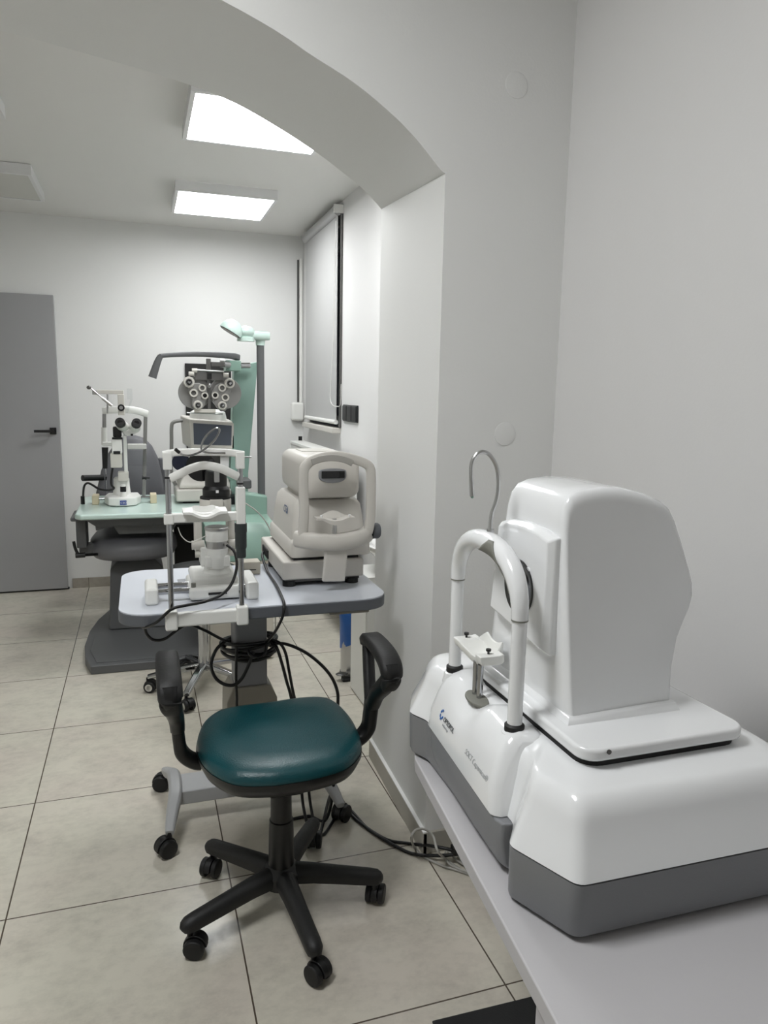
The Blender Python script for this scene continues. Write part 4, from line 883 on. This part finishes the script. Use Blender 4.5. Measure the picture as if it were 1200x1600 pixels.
for sgn, cxp in ((-1, 312), (1, 344)):
    c = AY(cxp, 617, Yp); cb3 = AY(cxp-(-14 if sgn < 0 else 14)*-1*0 + sgn*8, 614, Yp+.03)
    MB().cyl((cb3.x, Yp+.045, cb3.z), (cb3.x, Yp+.015, cb3.z), .088, n=40).build('lens_drum', 'phoropter_grey', t, bevel=.003)
    ol = [AY(*p, Yp) for p in ([(319, 602), (323, 612), (323, 624), (318, 636), (311, 643), (304, 642), (299, 634), (300, 622), (294, 612), (292, 603), (300, 599), (310, 598)] if sgn < 0 else [(336, 602), (331, 612), (331, 624), (338, 636), (345, 643), (352, 642), (357, 634), (355, 622), (360, 612), (362, 603), (353, 599), (344, 598)])]
    MB().prism([(p.x, Yp+.02, p.z) for p in ol], (0, -.03, 0)).build('face_plate', 'phoropter_grey', t, bevel=.005)
    for px, py, r_, nm in (((295, 597, .030, 'dial'), (316, 606, .020, 'lens_ring'), (302.5, 614, .022, 'lens_ring'), (320, 618, .019, 'aperture'), (309, 633, .025, 'dial')) if sgn < 0 else ((358.5, 599, .028, 'dial'), (347, 606, .021, 'lens_ring'), (352, 621, .021, 'lens_ring'), (336, 617.5, .019, 'aperture'), (347, 633.5, .024, 'dial'))):
        q_ = AY(px, py, Yp-.015)
        if nm == 'dial':
            o = MB().lathe([(r_, 0), (r_, .022), (r_*.85, .026), (r_*.3, .026), (r_*.3, .034), (0, .034)], (q_.x, Yp-.008, q_.z), (0, -1, 0), 24).build(nm, 'cream_plastic', t)
            MB().lathe([(r_*.66, .0), (r_*.66, .0025), (r_*.5, .0025), (r_*.5, 0)], (q_.x, Yp-.034, q_.z), (0, -1, 0), 24).build('dial_ring', 'phoropter_grey', o)
            MB().lathe([(r_*.36, .0), (r_*.3, .008), (0, .009)], (q_.x, Yp-.040, q_.z), (0, -1, 0), 16).build('dial_knob', 'chrome', o)
        else:
            o = MB().lathe([(r_, 0), (r_, .018), (r_*.62, .018), (r_*.62, .004)], (q_.x, Yp-.008, q_.z), (0, -1, 0), 24).build(nm, 'cream_plastic', t)
            MB().cyl((q_.x, Yp-.009, q_.z), (q_.x, Yp-.016, q_.z), r_*.62).build('lens', 'lens_black' if nm == 'aperture' else 'phoropter_dark', o)
MB().box(*ybox(304, 337, 639, 645, Yp-.02, .04)).build('chart_holder', 'cream_plastic', t, bevel=.003)
MB().cyl(AY(292, 645, Yp), AY(348, 647, Yp), .004).build('reading_bar', 'steel', t)
MB().box(*ybox(324.5, 329.5, 592, 642, Yp-.005, .015)).build('center_post', 'phoropter_dark', t)
# ------------------------------------------------------------------ chrome stool behind the table
sx_, sy_ = .258, 3.50
t = thing('stool', 'chrome five-star stool with black seat behind the castor table', 'stool', (sx_, sy_, 0))
MB().lathe([(.15, .545), (.165, .555), (.168, .58), (.155, .60), (.10, .608), (0, .608)], (sx_, sy_, 0), n=32).build('seat', 'black_rubber', t, ang=60)
MB().cyl((sx_, sy_, .09), (sx_, sy_, .40), .027).build('column', 'chrome', t)
MB().cyl((sx_, sy_, .40), (sx_, sy_, .55), .018).build('gas_lift', 'black_plastic', t)
a0_ = math.atan2(3.252-sy_, .156-sx_)
for k in range(5):
    a = a0_+2*math.pi*k/5; e = V((sx_+.262*math.cos(a), sy_+.262*math.sin(a), .072))
    MB().strip([(sx_+.01*math.cos(a), sy_+.01*math.sin(a), .115), (sx_+.12*math.cos(a), sy_+.12*math.sin(a), .10), e], lambda f: .044-.014*f, lambda f: .034-.014*f, sm=4).build('base_leg', 'chrome', t, bevel=.003)
    caster(t, e.x, e.y, a+(.9, 2.2, .4, 1.5, 2.8)[k], r=.028, z_top=.07, ring='cream_plastic')
# ------------------------------------------------------------------ cables
def cable(name, pts, r, m, label, cat='cable', closed=False, n=8, group=None):
    return tag(MB().tube(pts, r, n=n, closed=closed).build(name, m, ang=80), label, cat, group)
def P3(px, py, Y): return AY(px, py, Y)
# bundle wound round the column
b = MB(); cxn, cyn = .325, 2.39
for k in range(6):
    zc = .575+.012*(k % 4)+random.uniform(-.006, .006); rr_ = .083+.004*(k % 3)
    pts = []
    for i in range(14):
        a = 2*math.pi*i/14; pts.append((cxn+rr_*1.02*math.cos(a), cyn+rr_*math.sin(a), zc+.012*math.sin(a*1+k)))
    b.tube(pts, .0058, n=8, closed=True, sm=5)
tag(b.build('cable_coil', 'cable_black', ang=80), 'thick coil of black cable wound round the table column', 'cable')
cable('cable_loop', [P3(352, 1002, 2.29), P3(338, 1015, 2.28), P3(330, 1038, 2.27), P3(336, 1058, 2.27), P3(350, 1069, 2.27), P3(366, 1070, 2.27), P3(378, 1060, 2.27), P3(388, 1040, 2.275), P3(396, 1018, 2.285)], .0055, 'cable_black', 'black cable loop hanging left of the table column')
cable('cable_loop', [P3(387, 1015, 2.29), P3(392, 1024, 2.275), P3(404, 1027, 2.27), P3(414, 1020, 2.275), P3(417, 1006, 2.29)], .005, 'cable_black', 'small black cable loop just under the coil on the column')
cable('power_cable', [(.418, 2.66, TZ+.045), P3(410, 870, 2.62), (AZ(418, 893, TZ+.007)), (AZ(432, 915, TZ+.007)), (AZ(442, 937, TZ+.010))-V((0, .0, 0)), P3(444, 948, 2.102), P3(442, 962, 2.105), P3(434, 980, 2.15), P3(424, 995, 2.23), P3(416, 1003, 2.29)], .0048, 'cable_black', 'black cable from the right-hand eye tester over the table edge to the coil')
cable('power_cable', [P3(355, 852, 2.27), P3(366, 862, 2.24), P3(370, 885, 2.2), P3(362, 912, 2.16), P3(345, 930, 2.13), P3(320, 940, 2.085), P3(290, 946, 2.07), P3(268, 952, 2.065), P3(245, 972, 2.08), P3(228, 980, 2.12), P3(222, 978, 2.15), P3(221, 968, 2.17)], .0046, 'cable_black', 'black cable arcing from the slit lamp down past the chin rest mount')
cable('power_cable', [P3(226, 975, 2.2), P3(229, 990, 2.2), P3(240, 1000, 2.2), P3(258, 998, 2.2), P3(280, 982, 2.2), P3(296, 976, 2.2), P3(320, 985, 2.22), P3(345, 998, 2.25), P3(358, 1002, 2.29)], .0046, 'cable_black', 'black cable sagging under the tabletop from its left end to the coil')
cable('power_cable', [P3(370, 1012, 2.29), P3(369, 1040, 2.285), P3(369, 1065, 2.28), P3(370, 1090, 2.28), P3(372, 1120, 2.28), V((.31, 2.27, .13))], .0046, 'cable_black', 'black cable hanging straight down the front of the table column')
cable('power_cable', [P3(420, 1003, 2.33), P3(432, 1012, 2.3), P3(440, 1035, 2.29), P3(448, 1065, 2.28), P3(455, 1090, 2.28), V((.47, 2.26, .3)), V((.48, 2.24, .06)), V((.50, 2.12, .006)), AZ(520, 1236, .006), AZ(552, 1276, .006), AZ(600, 1310, .006), AZ(640, 1318, .006), AY(676, 1322, 1.925), AY(715, 1330, 1.88)], .0052, 'cable_black', 'black cable falling right of the column, then across the floor nearer the wall')
cable('power_cable', [P3(420, 1000, 2.34), P3(436, 1004, 2.31), P3(446, 1020, 2.30), P3(452, 1050, 2.29), P3(460, 1090, 2.28), V((.49, 2.27, .3)), V((.505, 2.24, .06)), V((.52, 2.14, .006)), AZ(538, 1262, .006), AZ(575, 1295, .006), AZ(615, 1320, .006), AZ(645, 1334, .006), AY(680, 1337, 1.915), AY(716, 1335, 1.875)], .0052, 'cable_black', 'black cable falling right of the column, then across the floor farther from the wall')
cable('power_cable', [P3(418, 1006, 2.33), P3(445, 1006, 2.32), P3(475, 1018, 2.31), P3(500, 1037, 2.30), P3(518, 1058, 2.29), P3(527, 1080, 2.28), P3(528, 1100, 2.28), V((.60, 2.26, .33)), V((.585, 2.25, .09)), V((.55, 2.22, .006)), V((.50, 2.26, .006)), V((.40, 2.25, .006))], .0056, 'cable_black', 'thick black cable arching from the coil to the right behind the green seat')
cable('cable_loop', [AZ(345, 1222, .006), AZ(322, 1228, .006), AZ(310, 1222, .006), AZ(315, 1212, .006), AZ(330, 1205, .006)], .005, 'cable_black', 'short black cable loop on the floor left of the green chair column')
cable('network_cable', [AZ(745, 1370, .006), AZ(715, 1360, .006), AZ(690, 1352, .006), AZ(665, 1340, .006), AZ(648, 1325, .010), P3(643, 1308, 1.88), P3(650, 1297, 1.90), P3(664, 1296, 1.91), P3(677, 1307, 1.90), P3(684, 1330, 1.84), AZ(700, 1345, .006), AZ(725, 1362, .006)], .0038, 'cable_grey', 'grey cable looped upright on the floor at the pillar corner')
cable('network_cable', [AZ(735, 1356, .012), AZ(715, 1345, .012), AZ(700, 1330, .012), AZ(695, 1338, .012), AZ(705, 1352, .012), AZ(740, 1366, .012)], .0035, 'cable_grey', 'grey cable kinked on the floor beneath the desk edge')
pc = AZ(712, 1338, 0); pc.y -= .035
t = thing('power_strip', 'white power strip on the floor under the desk by the pillar', 'power strip', (pc.x+.06, pc.y, 0))
MB().box(pc.x, pc.x+.26, pc.y-.025, pc.y+.03, 0, .035).build('housing', 'white_plastic', t, bevel=.005)
MB().box(pc.x-.03, pc.x+.02, pc.y-.012, pc.y+.015, .036, .062).build('plug', 'black_plastic', t, bevel=.004)
wc = [AZ(*p, .006) for p in ((424, 956), (440, 958), (455, 950), (480, 949), (505, 949), (513, 954), (508, 958), (490, 957), (465, 956), (445, 960), (424, 962))]
cable('white_cable', wc, .006, 'cable_white', 'white cable lying in a long loop on the floor by the back unit')
cable('thin_cable', [P3(383, 786, 3.77), P3(400, 798, 3.76), P3(413, 812, 3.76), P3(424, 832, 3.76), P3(427, 850, 3.765), P3(428, 900, 3.78), P3(430, 955, 3.80), AZ(432, 1020, .006)], .0035, 'cable_grey', 'thin grey-green cable drooping over the mint console')
for o_ in COL.objects:
    if o_.parent is None and o_.name.split('.')[0] in ('power_cable', 'cable_loop', 'cable_coil'): o_['group'] = 'black cables around the castor table'
    if o_.parent is None and o_.name.startswith('network_cable'): o_['group'] = 'grey cables at the pillar corner'
# ------------------------------------------------------------------ world and view
wd = bpy.data.worlds.new('night'); SC.world = wd; wd.use_nodes = True
wd.node_tree.nodes['Background'].inputs[0].default_value = (.02, .022, .03, 1); wd.node_tree.nodes['Background'].inputs[1].default_value = .3
SC.view_settings.view_transform = 'Standard'; SC.view_settings.look = 'None'; SC.view_settings.gamma = 1
SC.view_settings.use_curve_mapping = False; SC.view_settings.exposure = 0.0
